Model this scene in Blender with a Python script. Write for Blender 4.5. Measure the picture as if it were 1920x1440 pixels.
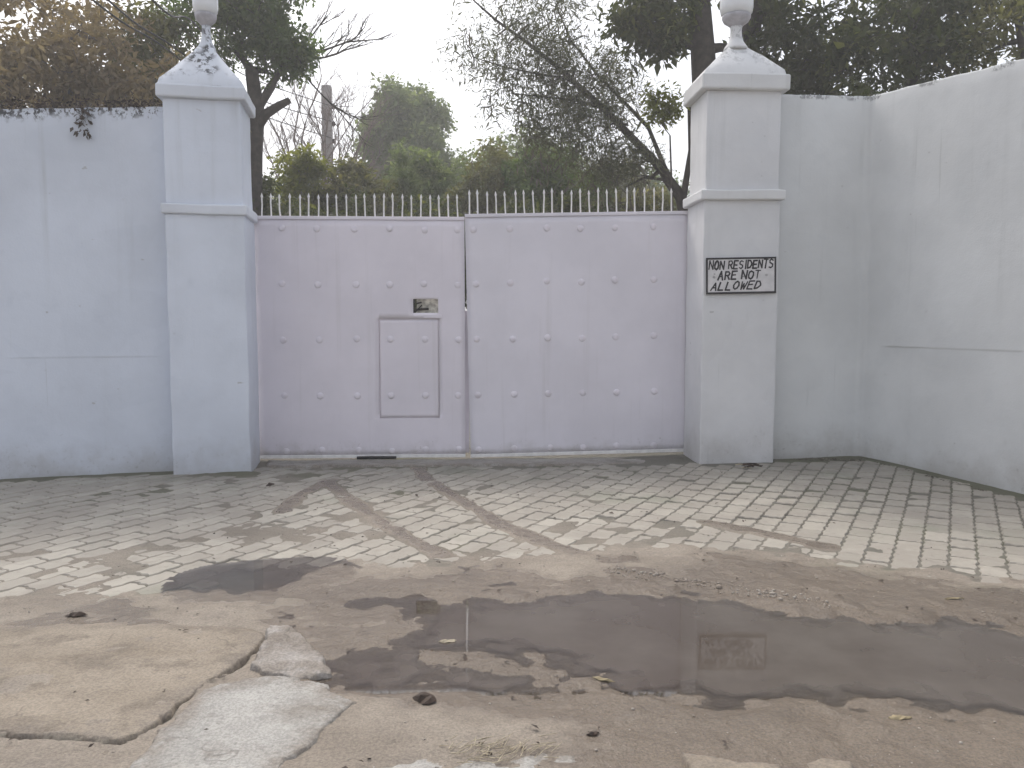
import bpy, bmesh, math, random
import numpy as np
from mathutils import Vector, Matrix, noise as mnoise
R = math.radians
for o in list(bpy.data.objects):
    bpy.data.objects.remove(o)
sc = bpy.context.scene
C = sc.collection

# ------------------------------------------------------------------ camera
cam_d = bpy.data.cameras.new('camera')
cam = bpy.data.objects.new('camera', cam_d)
C.objects.link(cam)
cam.location = (0, 0, 1.5)
cam.rotation_euler = (R(90 - 4.574), 0, 0)
cam_d.sensor_width = 36
cam_d.lens = 36 * 1500 / 1920
cam_d.clip_start = 0.05
cam_d.clip_end = 3000
sc.camera = cam

# ------------------------------------------------------------------ world, sun, exposure
SUN_EL, SUN_AZ = 55.0, -24.0          # azimuth measured from +Y towards +X
w = bpy.data.worlds.new('World')
sc.world = w
w.use_nodes = True
wn, wl = w.node_tree.nodes, w.node_tree.links
wn.clear()
sky = wn.new('ShaderNodeTexSky')
sky.sky_type = 'NISHITA'
sky.sun_disc = False
sky.sun_elevation = R(SUN_EL)
sky.sun_rotation = R(SUN_AZ)
sky.air_density = 1.0
sky.dust_density = 6.0
sky.ozone_density = 1.0
hsv = wn.new('ShaderNodeHueSaturation')
hsv.inputs['Saturation'].default_value = 0.55
bg = wn.new('ShaderNodeBackground')
bg.inputs['Strength'].default_value = 0.11
out = wn.new('ShaderNodeOutputWorld')
wl.new(sky.outputs[0], hsv.inputs['Color'])
veil = wn.new('ShaderNodeMix')                 # thin even cloud over the whole dome
veil.data_type = 'RGBA'
veil.inputs[0].default_value = 0.38
veil.inputs[7].default_value = (4.6, 4.75, 5.1, 1)
wl.new(hsv.outputs[0], veil.inputs[6])
wl.new(veil.outputs[2], bg.inputs['Color'])
wl.new(bg.outputs[0], out.inputs['Surface'])

sd = bpy.data.lights.new('sun', 'SUN')
sun = bpy.data.objects.new('sun', sd)
C.objects.link(sun)
sd.energy = 0.5
sd.angle = R(12)
sd.color = (1.0, 0.95, 0.87)
dv = Vector((math.sin(R(SUN_AZ)) * math.cos(R(SUN_EL)), math.cos(R(SUN_AZ)) * math.cos(R(SUN_EL)), math.sin(R(SUN_EL))))
sun.rotation_euler = dv.to_track_quat('Z', 'Y').to_euler()
sun.location = (0, 0, 30)

sc.view_settings.view_transform = 'Standard'
sc.view_settings.look = 'None'
sc.view_settings.exposure = 1.27
sc.view_settings.gamma = 1.0
sc.render.engine = 'CYCLES'

# ------------------------------------------------------------------ helpers
rng = np.random.default_rng(7)
random.seed(7)


def tag(o, label=None, cat=None, group=None, kind=None):
    if label: o['label'] = label
    if cat: o['category'] = cat
    if group: o['group'] = group
    if kind: o['kind'] = kind
    return o


def link(o, parent=None):
    C.objects.link(o)
    if parent is not None:
        o.parent = parent
    return o


def empty(name, loc=(0, 0, 0), rz=0.0, ry=0.0):
    o = bpy.data.objects.new(name, None)
    o.empty_display_size = 0.2
    o.location = loc
    o.rotation_euler = (0, ry, rz)
    return link(o)


def mesh_np(name, V, F, mat=None, parent=None, smooth=False, attrs=None, fattr=None):
    """V (n,3), F (m,k) with constant k."""
    V = np.asarray(V, dtype=np.float32)
    F = np.asarray(F, dtype=np.int32)
    m = bpy.data.meshes.new(name)
    k = F.shape[1]
    m.vertices.add(len(V))
    m.vertices.foreach_set('co', V.ravel())
    m.loops.add(F.size)
    m.loops.foreach_set('vertex_index', F.ravel())
    m.polygons.add(len(F))
    m.polygons.foreach_set('loop_start', np.arange(0, F.size, k, dtype=np.int32))
    m.polygons.foreach_set('loop_total', np.full(len(F), k, dtype=np.int32))
    if smooth:
        m.polygons.foreach_set('use_smooth', np.ones(len(F), dtype=bool))
    for n, a in (attrs or {}).items():
        at = m.attributes.new(n, 'FLOAT', 'POINT')
        at.data.foreach_set('value', np.asarray(a, dtype=np.float32).ravel())
    for n, a in (fattr or {}).items():
        at = m.attributes.new(n, 'FLOAT', 'FACE')
        at.data.foreach_set('value', np.asarray(a, dtype=np.float32).ravel())
    m.update(calc_edges=True)
    m.validate()
    o = bpy.data.objects.new(name, m)
    if mat: m.materials.append(mat)
    return link(o, parent)


def obj_bm(name, bm, mat=None, parent=None, smooth=False):
    m = bpy.data.meshes.new(name)
    bmesh.ops.recalc_face_normals(bm, faces=bm.faces[:])
    bm.to_mesh(m)
    bm.free()
    if smooth:
        for p in m.polygons: p.use_smooth = True
    o = bpy.data.objects.new(name, m)
    if mat: m.materials.append(mat)
    return link(o, parent)


def obj_mesh(name, m, parent=None, loc=(0, 0, 0), rot=(0, 0, 0), scale=(1, 1, 1)):
    o = bpy.data.objects.new(name, m)
    link(o, parent)
    o.location = loc
    o.rotation_euler = rot
    o.scale = scale
    return o


def box_into(bm, x0, x1, y0, y1, z0, z1, seg=None, amp=0.0, seed=0.0):
    """axis box, optionally subdivided and wobbled like hand-made plaster"""
    r = bmesh.ops.create_cube(bm, size=1.0)
    vs = r['verts']
    for v in vs:
        v.co = Vector((x0 + (v.co.x + .5) * (x1 - x0), y0 + (v.co.y + .5) * (y1 - y0), z0 + (v.co.z + .5) * (z1 - z0)))
    return vs


def wob_box(name, x0, x1, y0, y1, z0, z1, mat, parent, step=0.12, amp=0.004, bev=0.008, seed=0.0):
    nx, ny, nz = [max(1, int(round((b - a) / step))) for a, b in ((x0, x1), (y0, y1), (z0, z1))]
    bm = bmesh.new()
    def grid(fn, na, nb):
        g = [[bm.verts.new(fn(i / na, j / nb)) for j in range(nb + 1)] for i in range(na + 1)]
        for i in range(na):
            for j in range(nb):
                bm.faces.new((g[i][j], g[i + 1][j], g[i + 1][j + 1], g[i][j + 1]))
    L = lambda a, b, t: a + (b - a) * t
    for yy in (y0, y1): grid(lambda s, t: (L(x0, x1, s), yy, L(z0, z1, t)), nx, nz)
    for xx in (x0, x1): grid(lambda s, t: (xx, L(y0, y1, s), L(z0, z1, t)), ny, nz)
    for zz in (z0, z1): grid(lambda s, t: (L(x0, x1, s), L(y0, y1, t), zz), nx, ny)
    bmesh.ops.remove_doubles(bm, verts=bm.verts[:], dist=1e-5)
    for v in bm.verts:
        p = v.co + Vector((seed, seed * 1.7, 0))
        n = mnoise.noise_vector(p * 2.3) * amp + mnoise.noise_vector(p * 8.0) * amp * 0.5
        v.co += n
    o = obj_bm(name, bm, mat, parent)
    b = o.modifiers.new('bevel', 'BEVEL')
    b.width = bev
    b.segments = 2
    b.limit_method = 'ANGLE'
    b.angle_limit = R(50)
    return o


def lathe(name, prof, mat, parent, n=24, cx=0, cy=0):
    V, F = [], []
    for r, z in prof:
        for k in range(n):
            a = 2 * math.pi * k / n
            V.append((cx + r * math.cos(a), cy + r * math.sin(a), z))
    for i in range(len(prof) - 1):
        for k in range(n):
            F.append((i * n + k, i * n + (k + 1) % n, (i + 1) * n + (k + 1) % n, (i + 1) * n + k))
    return mesh_np(name, V, F, mat, parent, smooth=True)


class Tubes:
    def __init__(self): self.V, self.F = [], []
    def add(self, pts, radii, n=6):
        pts = [Vector(p) for p in pts]
        base = len(self.V)
        up = Vector((0, 0, 1))
        for i, p in enumerate(pts):
            d = (pts[min(i + 1, len(pts) - 1)] - pts[max(i - 1, 0)])
            if d.length < 1e-6: d = Vector((0, 0, 1))
            d.normalize()
            a = d.cross(up if abs(d.z) < 0.95 else Vector((1, 0, 0))).normalized()
            b = d.cross(a)
            for k in range(n):
                t = 2 * math.pi * k / n
                self.V.append(tuple(p + (a * math.cos(t) + b * math.sin(t)) * radii[i]))
        for i in range(len(pts) - 1):
            for k in range(n):
                self.F.append((base + i * n + k, base + i * n + (k + 1) % n, base + (i + 1) * n + (k + 1) % n, base + (i + 1) * n + k))
    def build(self, name, mat, parent=None, smooth=True):
        return mesh_np(name, self.V, self.F, mat, parent, smooth)


# numpy value noise ------------------------------------------------
_tab = np.random.default_rng(99).random((256, 256))


def vnoise(x, y):
    xi = np.floor(x).astype(int); yi = np.floor(y).astype(int)
    fx = x - xi; fy = y - yi
    fx = fx * fx * (3 - 2 * fx); fy = fy * fy * (3 - 2 * fy)
    g = lambda a, b: _tab[a & 255, b & 255]
    return (g(xi, yi) * (1 - fx) + g(xi + 1, yi) * fx) * (1 - fy) + (g(xi, yi + 1) * (1 - fx) + g(xi + 1, yi + 1) * fx) * fy


def fbm(x, y, o=4, s=1.0):
    x = np.asarray(x, float) * s; y = np.asarray(y, float) * s
    t = np.zeros(np.broadcast(x, y).shape); a = 0.5
    for i in range(o):
        t = t + a * vnoise(x + 17.3 * i, y - 9.1 * i)
        x = x * 2.03; y = y * 2.03; a *= 0.5
    return t / (1 - 0.5 ** o)


def sstep(a, b, x):
    t = np.clip((x - a) / (b - a), 0, 1)
    return t * t * (3 - 2 * t)


def sdpoly(px, py, poly):
    d = np.full(px.shape, 1e9); ins = np.zeros(px.shape, bool)
    n = len(poly)
    for i in range(n):
        ax, ay = poly[i]; bx, by = poly[(i + 1) % n]
        ex, ey = bx - ax, by - ay
        t = np.clip(((px - ax) * ex + (py - ay) * ey) / (ex * ex + ey * ey), 0, 1)
        d = np.minimum(d, np.hypot(px - ax - t * ex, py - ay - t * ey))
        c = ((ay > py) != (by > py)) & (px < (bx - ax) * (py - ay) / (by - ay + 1e-12) + ax)
        ins ^= c
    return np.where(ins, -d, d)


def sdline(px, py, pts):
    d = np.full(px.shape, 1e9)
    for (ax, ay), (bx, by) in zip(pts[:-1], pts[1:]):
        ex, ey = bx - ax, by - ay
        t = np.clip(((px - ax) * ex + (py - ay) * ey) / (ex * ex + ey * ey), 0, 1)
        d = np.minimum(d, np.hypot(px - ax - t * ex, py - ay - t * ey))
    return d


# ------------------------------------------------------------------ material kit
class NT:
    def __init__(self, name):
        self.m = bpy.data.materials.new(name)
        self.m.use_nodes = True
        self.t = self.m.node_tree
        self.t.nodes.clear()
        self.out = self.t.nodes.new('ShaderNodeOutputMaterial')
    def n(self, typ, **kw):
        nd = self.t.nodes.new('ShaderNode' + typ)
        for k, v in kw.items(): setattr(nd, k, v)
        return nd
    def set(self, sock, v):
        if isinstance(v, bpy.types.NodeSocket): self.t.links.new(v, sock)
        elif isinstance(v, (tuple, list)) and len(v) == 3 and sock.type == 'RGBA': sock.default_value = (*v, 1)
        else: sock.default_value = v
    def pos(self): return self.n('NewGeometry').outputs['Position']
    def scaled(self, vec, s):
        nd = self.n('VectorMath', operation='MULTIPLY')
        self.set(nd.inputs[0], vec); nd.inputs[1].default_value = s if isinstance(s, (tuple, list)) else (s, s, s)
        return nd.outputs[0]
    def noise(self, vec, scale, detail=4, rough=0.55):
        nd = self.n('TexNoise')
        self.set(nd.inputs['Vector'], vec)
        nd.inputs['Scale'].default_value = scale
        nd.inputs['Detail'].default_value = detail
        nd.inputs['Roughness'].default_value = rough
        return nd.outputs['Fac']
    def ramp(self, fac, a, b, lo=0.0, hi=1.0):
        nd = self.n('MapRange', interpolation_type='SMOOTHSTEP')
        self.set(nd.inputs['Value'], fac)
        nd.inputs['From Min'].default_value = a; nd.inputs['From Max'].default_value = b
        nd.inputs['To Min'].default_value = lo; nd.inputs['To Max'].default_value = hi
        return nd.outputs['Result']
    def math(self, op, a, b=0.0):
        nd = self.n('Math', operation=op)
        self.set(nd.inputs[0], a); self.set(nd.inputs[1], b)
        return nd.outputs[0]
    def mix(self, fac, a, b, mode='MIX'):
        nd = self.n('Mix', data_type='RGBA', blend_type=mode)
        self.set(nd.inputs[0], fac); self.set(nd.inputs[6], a); self.set(nd.inputs[7], b)
        return nd.outputs[2]
    def z(self, vec):
        nd = self.n('SeparateXYZ'); self.set(nd.inputs[0], vec)
        return nd.outputs
    def attr(self, name):
        nd = self.n('Attribute'); nd.attribute_name = name
        return nd.outputs['Fac']
    def bump(self, h, strength=0.3, dist=0.01, normal=None):
        nd = self.n('Bump'); self.set(nd.inputs['Height'], h)
        nd.inputs['Strength'].default_value = strength; nd.inputs['Distance'].default_value = dist
        if normal is not None: self.set(nd.inputs['Normal'], normal)
        return nd.outputs[0]
    def pbsdf(self, col, rough=0.7, normal=None, metallic=0.0, spec=0.5):
        nd = self.n('BsdfPrincipled')
        self.set(nd.inputs['Base Color'], col); self.set(nd.inputs['Roughness'], rough)
        nd.inputs['Metallic'].default_value = metallic
        self.set(nd.inputs['Specular IOR Level'], spec)
        if normal is not None: self.set(nd.inputs['Normal'], normal)
        return nd.outputs[0]
    def done(self, sh):
        self.t.links.new(sh, self.out.inputs['Surface'])
        return self.m


def plaster(name, base, ztop=3.6, mildew=0.5, mild_band=0.10, streak=0.35, splash=0.6, stain=(0.33, 0.34, 0.33), seed=0.0, mscale=34, patchy=False, dtop=False, grime=0.8):
    k = NT(name)
    p0 = k.pos()
    off = k.n('VectorMath', operation='ADD'); k.set(off.inputs[0], p0); off.inputs[1].default_value = (seed, seed * 0.6, 0)
    p = off.outputs[0]
    z = k.z(p0)[2]
    tone = k.ramp(k.noise(p, 0.9, 5, 0.6), 0.3, 0.7, 0.0, 1.0)
    col = k.mix(tone, tuple(c * 0.90 for c in base), tuple(min(1, c * 1.04) for c in base))
    patch = k.ramp(k.noise(p, 3.3, 6, 0.65), 0.55, 0.72, 0.0, 0.28)
    col = k.mix(patch, col, (base[0] * 0.82, base[1] * 0.83, base[2] * 0.84))
    # rain streaks run down from the top edge
    st = k.ramp(k.noise(k.scaled(p, (7.0, 7.0, 0.28)), 1.0, 5, 0.6), 0.52, 0.76)
    br = k.ramp(k.noise(k.scaled(p, (2.0, 2.0, 0.9)), 1.0, 3), 0.38, 0.62)
    st = k.math('MULTIPLY', k.math('MULTIPLY', st, br), k.ramp(z, 0.6, ztop, 0.15, 1.0))
    col = k.mix(k.math('MULTIPLY', st, streak), col, stain)
    # splashed mud along the foot
    sp = k.math('ADD', z, k.math('MULTIPLY', k.math('SUBTRACT', k.noise(p, 2.6, 6, 0.65), 0.5), 0.75))
    col = k.mix(k.ramp(sp, 0.42, -0.12, 0.0, splash), col, (0.30, 0.275, 0.245))
    sp2 = k.math('MULTIPLY', k.ramp(k.noise(p, 24, 4, 0.7), 0.56, 0.70), k.ramp(sp, 0.5, 0.0))
    col = k.mix(k.math('MULTIPLY', sp2, 0.5 * splash), col, (0.20, 0.18, 0.155))
    # thin drip marks and trowel patches
    dr = k.ramp(k.noise(k.scaled(p, (26.0, 26.0, 0.55)), 1.0, 3, 0.6), 0.66, 0.74)
    dr = k.math('MULTIPLY', dr, k.ramp(k.noise(k.scaled(p, (1.5, 1.5, 0.8)), 1.0, 3), 0.48, 0.62))
    col = k.mix(k.math('MULTIPLY', dr, 0.35 * grime), col, stain)
    tw = k.n('TexVoronoi', feature='F1'); k.set(tw.inputs['Vector'], k.scaled(p, (1.0, 1.0, 1.6))); tw.inputs['Scale'].default_value = 2.1
    tv = k.z(tw.outputs['Color'])[0]
    col = k.mix(k.math('MULTIPLY', k.ramp(tv, 0.6, 1.0), 0.10 * grime), col, (base[0] * 0.72, base[1] * 0.74, base[2] * 0.76))
    # chips and scuffs
    sc_ = k.math('MULTIPLY', k.ramp(k.noise(k.scaled(p, (1, 1, 1.8)), 9, 3, 0.6), 0.71, 0.76), 0.55)
    col = k.mix(sc_, col, (0.34, 0.33, 0.32))
    # black mildew on the upper edge
    dz = k.attr('dtop') if dtop else k.math('SUBTRACT', ztop, z)
    edge = k.math('ADD', dz, k.math('MULTIPLY', k.math('SUBTRACT', k.noise(p, 5.0, 4, 0.6), 0.5), mild_band * 2.4))
    em = k.ramp(edge, mild_band, mild_band * 0.3)
    if patchy: em = k.math('MULTIPLY', em, k.ramp(k.noise(p, 3.2, 2, 0.5), 0.45, 0.55))
    sp3 = k.ramp(k.noise(k.scaled(p, (1, 1, 0.7)), mscale, 5, 0.75), 0.47, 0.55)
    mm = k.math('MULTIPLY', k.math('MULTIPLY', em, sp3), mildew)
    col = k.mix(mm, col, (0.045, 0.045, 0.05))
    h = k.math('ADD', k.math('MULTIPLY', k.noise(p, 60, 4, 0.6), 0.3), k.noise(p, 5.5, 4, 0.5))
    b = k.bump(h, 0.22, 0.02)
    return k.done(k.pbsdf(col, k.ramp(tone, 0, 1, 0.72, 0.85), b, spec=0.3))


def gate_paint(name, base):
    k = NT(name)
    p = k.pos()
    z = k.z(p)[2]
    tone = k.ramp(k.noise(p, 1.1, 5, 0.6), 0.3, 0.7)
    col = k.mix(tone, tuple(c * 0.93 for c in base), tuple(c * 1.03 for c in base))
    st = k.ramp(k.noise(k.scaled(p, (13, 13, 0.4)), 1.0, 4, 0.6), 0.57, 0.78, 0, 0.16)
    col = k.mix(st, col, (0.42, 0.39, 0.36))
    sp = k.math('ADD', z, k.math('MULTIPLY', k.math('SUBTRACT', k.noise(p, 4, 6, 0.7), 0.5), 0.5))
    col = k.mix(k.ramp(sp, 0.22, -0.10, 0, 0.65), col, (0.33, 0.30, 0.26))
    ru = k.math('MULTIPLY', k.ramp(k.noise(p, 30, 5, 0.7), 0.63, 0.68), k.ramp(sp, 0.3, 0.0))
    col = k.mix(k.math('MULTIPLY', ru, 0.7), col, (0.13, 0.085, 0.06))
    h = k.math('ADD', k.noise(p, 3.0, 2, 0.5), k.math('MULTIPLY', k.noise(p, 70, 3, 0.6), 0.05))
    b = k.bump(h, 0.18, 0.03)
    return k.done(k.pbsdf(col, k.ramp(tone, 0, 1, 0.5, 0.62), b, spec=0.4))


def simple(name, col, rough=0.6, var=0.15, scale=8, bump=0.1, metallic=0.0, spec=0.4):
    k = NT(name)
    p = k.n('TexCoord').outputs['Object']
    t = k.ramp(k.noise(p, scale, 5, 0.6), 0.3, 0.7)
    c = k.mix(t, tuple(x * (1 - var) for x in col), tuple(min(1, x * (1 + var)) for x in col))
    b = k.bump(k.noise(p, scale * 5, 4, 0.6), bump, 0.01)
    return k.done(k.pbsdf(c, rough, b, metallic, spec))


def leafmat(name, c1, c2, c3, trans=0.45):
    k = NT(name)
    v = k.attr('var')
    c = k.mix(k.ramp(v, 0.0, 0.6), c1, c2)
    c = k.mix(k.ramp(v, 0.72, 1.0), c, c3)
    d = k.pbsdf(c, 0.55, None, spec=0.3)
    t = k.n('BsdfTranslucent'); k.set(t.inputs['Color'], k.mix(1.0, c, (1.5, 1.45, 0.9), 'MULTIPLY'))
    mx = k.n('MixShader'); mx.inputs[0].default_value = trans
    k.t.links.new(d, mx.inputs[1]); k.t.links.new(t.outputs[0], mx.inputs[2])
    return k.done(mx.outputs[0])


M = {}
M['wall_left'] = plaster('plaster_blue_white', (0.66, 0.70, 0.78), ztop=3.50, mildew=0.95, mild_band=0.13, streak=0.45, seed=3.1, mscale=22, dtop=True, grime=1.0)
M['pillar_left'] = plaster('plaster_pillar_blue_white', (0.67, 0.71, 0.79), ztop=4.06, mildew=0.0, streak=0.3, splash=0.45, seed=8.3)
M['cap_left'] = plaster('plaster_cap_blue_white', (0.68, 0.71, 0.77), ztop=4.10, mildew=0.95, mild_band=0.36, streak=0.3, seed=4.9, mscale=17, patchy=True)
M['wall_right'] = plaster('plaster_grey_white', (0.66, 0.67, 0.67), ztop=3.72, mildew=0.6, mild_band=0.05, streak=0.6, seed=21.7, mscale=18, patchy=True, dtop=True)
M['pillar_right'] = plaster('plaster_pillar_grey_white', (0.70, 0.70, 0.71), ztop=4.2, mildew=0.0, streak=0.25, splash=0.45, seed=31.0)
M['cap_right'] = plaster('plaster_cap_grey_white', (0.70, 0.70, 0.70), ztop=4.2, mildew=0.35, mild_band=0.3, streak=0.35, seed=36.2, mscale=15, patchy=True)
M['gate'] = gate_paint('gate_paint_lilac', (0.76, 0.715, 0.77))
M['gate_r'] = gate_paint('gate_paint_grey_lilac', (0.745, 0.715, 0.77))
M['spike'] = simple('spike_paint', (0.80, 0.78, 0.76), 0.5, 0.1, 12)
M['dark_iron'] = simple('dark_iron', (0.035, 0.032, 0.032), 0.6, 0.3, 30, metallic=0.3)
M['strip_black'] = simple('matte_black', (0.012, 0.012, 0.013), 0.7, 0.2, 20)
M['rust'] = simple('rusty_iron', (0.20, 0.16, 0.13), 0.75, 0.35, 25)
M['sign_white'] = simple('sign_white', (0.66, 0.64, 0.64), 0.6, 0.10, 9, 0.05)
M['sign_black'] = simple('sign_black', (0.018, 0.016, 0.020), 0.6, 0.2, 30, 0.05)
M['sign_blot'] = simple('sign_blot', (0.36, 0.35, 0.35), 0.6, 0.2, 40, 0.05)
M['lamp_glass'] = simple('opal_glass', (0.74, 0.75, 0.77), 0.18, 0.03, 3, 0.0, spec=0.5)
M['lamp_metal'] = simple('lamp_metal', (0.40, 0.39, 0.42), 0.45, 0.15, 14, 0.08)
M['bark_dark'] = simple('bark_dark', (0.055, 0.045, 0.038), 0.9, 0.4, 9, 0.6)
M['bark_grey'] = simple('bark_grey', (0.17, 0.15, 0.14), 0.9, 0.3, 9, 0.5)
M['twig'] = simple('dry_twig', (0.22, 0.175, 0.16), 0.9, 0.3, 20, 0.2)
M['pole'] = simple('pole_concrete', (0.36, 0.33, 0.32), 0.85, 0.12, 6, 0.2)
M['wire'] = simple('wire_black', (0.02, 0.02, 0.022), 0.6, 0.1, 10)
M['dead_leaf'] = simple('dead_leaf', (0.045, 0.029, 0.020), 0.7, 0.4, 30, 0.3)
M['yellow_leaf'] = simple('yellow_leaf', (0.27, 0.22, 0.13), 0.7, 0.25, 30, 0.2)
M['straw'] = simple('straw', (0.42, 0.36, 0.26), 0.8, 0.3, 30, 0.2)


def concrete(name, a, b, rough=0.8, dirt=(0.25, 0.20, 0.15), dirtamt=0.6, seed=0.0):
    k = NT(name)
    p0 = k.pos()
    off = k.n('VectorMath', operation='ADD'); k.set(off.inputs[0], p0); off.inputs[1].default_value = (seed, seed, 0)
    p = off.outputs[0]
    c = k.mix(k.ramp(k.noise(p, 2.2, 8, 0.65), 0.32, 0.68), a, b)
    d = k.ramp(k.noise(k.scaled(p, (1, 1.4, 1)), 3.7, 8, 0.7), 0.47, 0.66)
    c = k.mix(k.math('MULTIPLY', d, dirtamt), c, dirt)
    rim = k.math('MULTIPLY', k.attr('rim'), k.ramp(k.noise(p, 9, 6, 0.7), 0.36, 0.58))
    c = k.mix(k.math('MULTIPLY', rim, 0.85), c, (0.195, 0.165, 0.135))
    agg = k.ramp(k.noise(p, 48, 2, 0.5), 0.62, 0.70, 0, 0.35)
    c = k.mix(agg, c, (0.16, 0.145, 0.13))
    dmp = k.ramp(k.noise(k.scaled(p, (0.8, 1.5, 1)), 1.7, 6, 0.65), 0.52, 0.66, 0.0, 0.5)
    c = k.mix(dmp, c, k.mix(1.0, c, (0.6, 0.55, 0.5), 'MULTIPLY'))
    g = k.ramp(k.noise(p, 90, 3, 0.7), 0.35, 0.65, 0.78, 1.14)
    c = k.mix(1.0, c, g, 'MULTIPLY')
    cr = k.n('TexVoronoi', feature='DISTANCE_TO_EDGE')
    wv = k.n('VectorMath', operation='ADD')
    nz = k.n('TexNoise'); k.set(nz.inputs['Vector'], p); nz.inputs['Scale'].default_value = 6
    k.set(wv.inputs[0], p); k.set(wv.inputs[1], k.scaled(nz.outputs['Color'], 0.25))
    k.set(cr.inputs['Vector'], wv.outputs[0]); cr.inputs['Scale'].default_value = 1.3
    hair = k.math('MULTIPLY', k.ramp(cr.outputs[0], 0.008, 0.0), k.ramp(k.noise(p, 1.7, 2), 0.5, 0.6))
    c = k.mix(k.math('MULTIPLY', hair, 0.45), c, (0.14, 0.12, 0.10))
    h = k.math('ADD', k.math('ADD', k.noise(p, 7, 6, 0.6), k.math('MULTIPLY', k.noise(p, 55, 5, 0.7), 0.35)), k.math('MULTIPLY', hair, -0.3))
    return k.done(k.pbsdf(c, k.ramp(d, 0, 1, rough - 0.12, rough), k.bump(h, 0.5, 0.025), spec=0.35))


M['slab'] = concrete('old_concrete', (0.222, 0.184, 0.138), (0.288, 0.243, 0.188), dirt=(0.175, 0.146, 0.115), dirtamt=0.85)
M['patch'] = concrete('pale_cement', (0.30, 0.29, 0.268), (0.375, 0.364, 0.338), dirt=(0.225, 0.205, 0.18), dirtamt=0.5, seed=5.0)
M['rubble'] = concrete('broken_concrete', (0.30, 0.275, 0.25), (0.40, 0.375, 0.345), dirt=(0.20, 0.17, 0.14), dirtamt=0.8, seed=15.0)
M['threshold'] = concrete('threshold_concrete', (0.25, 0.23, 0.21), (0.33, 0.31, 0.28), dirt=(0.15, 0.145, 0.12), seed=9.0)


def paver_mat():
    k = NT('paver_concrete')
    p = k.pos()
    oi = k.n('ObjectInfo').outputs['Random']
    rv = k.attr('var')
    r = k.math('FRACT', k.math('ADD', oi, rv))
    c = k.mix(r, (0.30, 0.274, 0.232), (0.395, 0.364, 0.31))
    # weathering laid over the whole yard: silt, moss
    silt = k.ramp(k.noise(k.scaled(p, (1, 1.3, 1)), 1.6, 7, 0.68), 0.38, 0.62)
    c = k.mix(k.math('MULTIPLY', silt, 0.7), c, (0.29, 0.262, 0.225))
    moss = k.ramp(k.noise(p, 0.85, 5, 0.6), 0.54, 0.68)
    c = k.mix(k.math('MULTIPLY', moss, 0.5), c, (0.195, 0.205, 0.15))
    spots = k.ramp(k.noise(p, 14, 6, 0.7), 0.56, 0.66, 0, 0.4)
    c = k.mix(spots, c, (0.20, 0.18, 0.155))
    gate_shade = k.ramp(k.z(p)[1], 6.9, 8.4, 0.0, 1.0)  # shadow in front of gate and walls, painted into the paver colour
    gate_shade = k.math('MULTIPLY', gate_shade, k.ramp(k.noise(p, 1.9, 6, 0.65), 0.30, 0.55))
    c = k.mix(k.math('MULTIPLY', gate_shade, 0.62), c, (0.15, 0.145, 0.125))
    h = k.math('ADD', k.noise(p, 28, 5, 0.65), k.math('MULTIPLY', k.noise(p, 140, 3, 0.6), 0.4))
    return k.done(k.pbsdf(c, k.ramp(silt, 0, 1, 0.62, 0.8), k.bump(h, 0.35, 0.012), spec=0.4))


M['paver'] = paver_mat()


def ground_mat():
    k = NT('mud_ground')
    p = k.pos()
    wet = k.attr('wet'); joint = k.attr('joint'); green = k.attr('green')
    n1 = k.ramp(k.noise(p, 1.7, 8, 0.62), 0.32, 0.68)
    c = k.mix(n1, (0.215, 0.182, 0.146), (0.292, 0.252, 0.205))
    n2 = k.ramp(k.noise(k.scaled(p, (1, 1.5, 1)), 5.5, 8, 0.7), 0.50, 0.66, 0, 0.55)
    c = k.mix(n2, c, (0.20, 0.172, 0.145))
    g = k.ramp(k.noise(p, 95, 4, 0.75), 0.3, 0.7, 0.72, 1.22)
    c = k.mix(1.0, c, g, 'MULTIPLY')
    c = k.mix(joint, c, (0.135, 0.127, 0.103))
    c = k.mix(green, c, (0.085, 0.09, 0.045))
    wn_ = k.math('ADD', wet, k.math('MULTIPLY', k.math('SUBTRACT', k.noise(k.scaled(p, (1, 1.4, 1)), 5.0, 7, 0.65), 0.5), 0.55))
    wf = k.ramp(wn_, 0.25, 0.75)
    c = k.mix(wf, c, k.mix(1.0, c, (0.58, 0.53, 0.48), 'MULTIPLY'))
    h = k.math('ADD', k.noise(p, 11, 7, 0.62), k.math('MULTIPLY', k.noise(p, 75, 5, 0.7), 0.35))
    h = k.math('ADD', h, k.math('MULTIPLY', k.noise(p, 34, 5, 0.65), 0.5))
    bs = k.bump(h, 0.62, 0.026)
    return k.done(k.pbsdf(c, k.ramp(wf, 0, 1, 0.82, 0.22), bs, spec=0.45))


M['ground'] = ground_mat()


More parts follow.
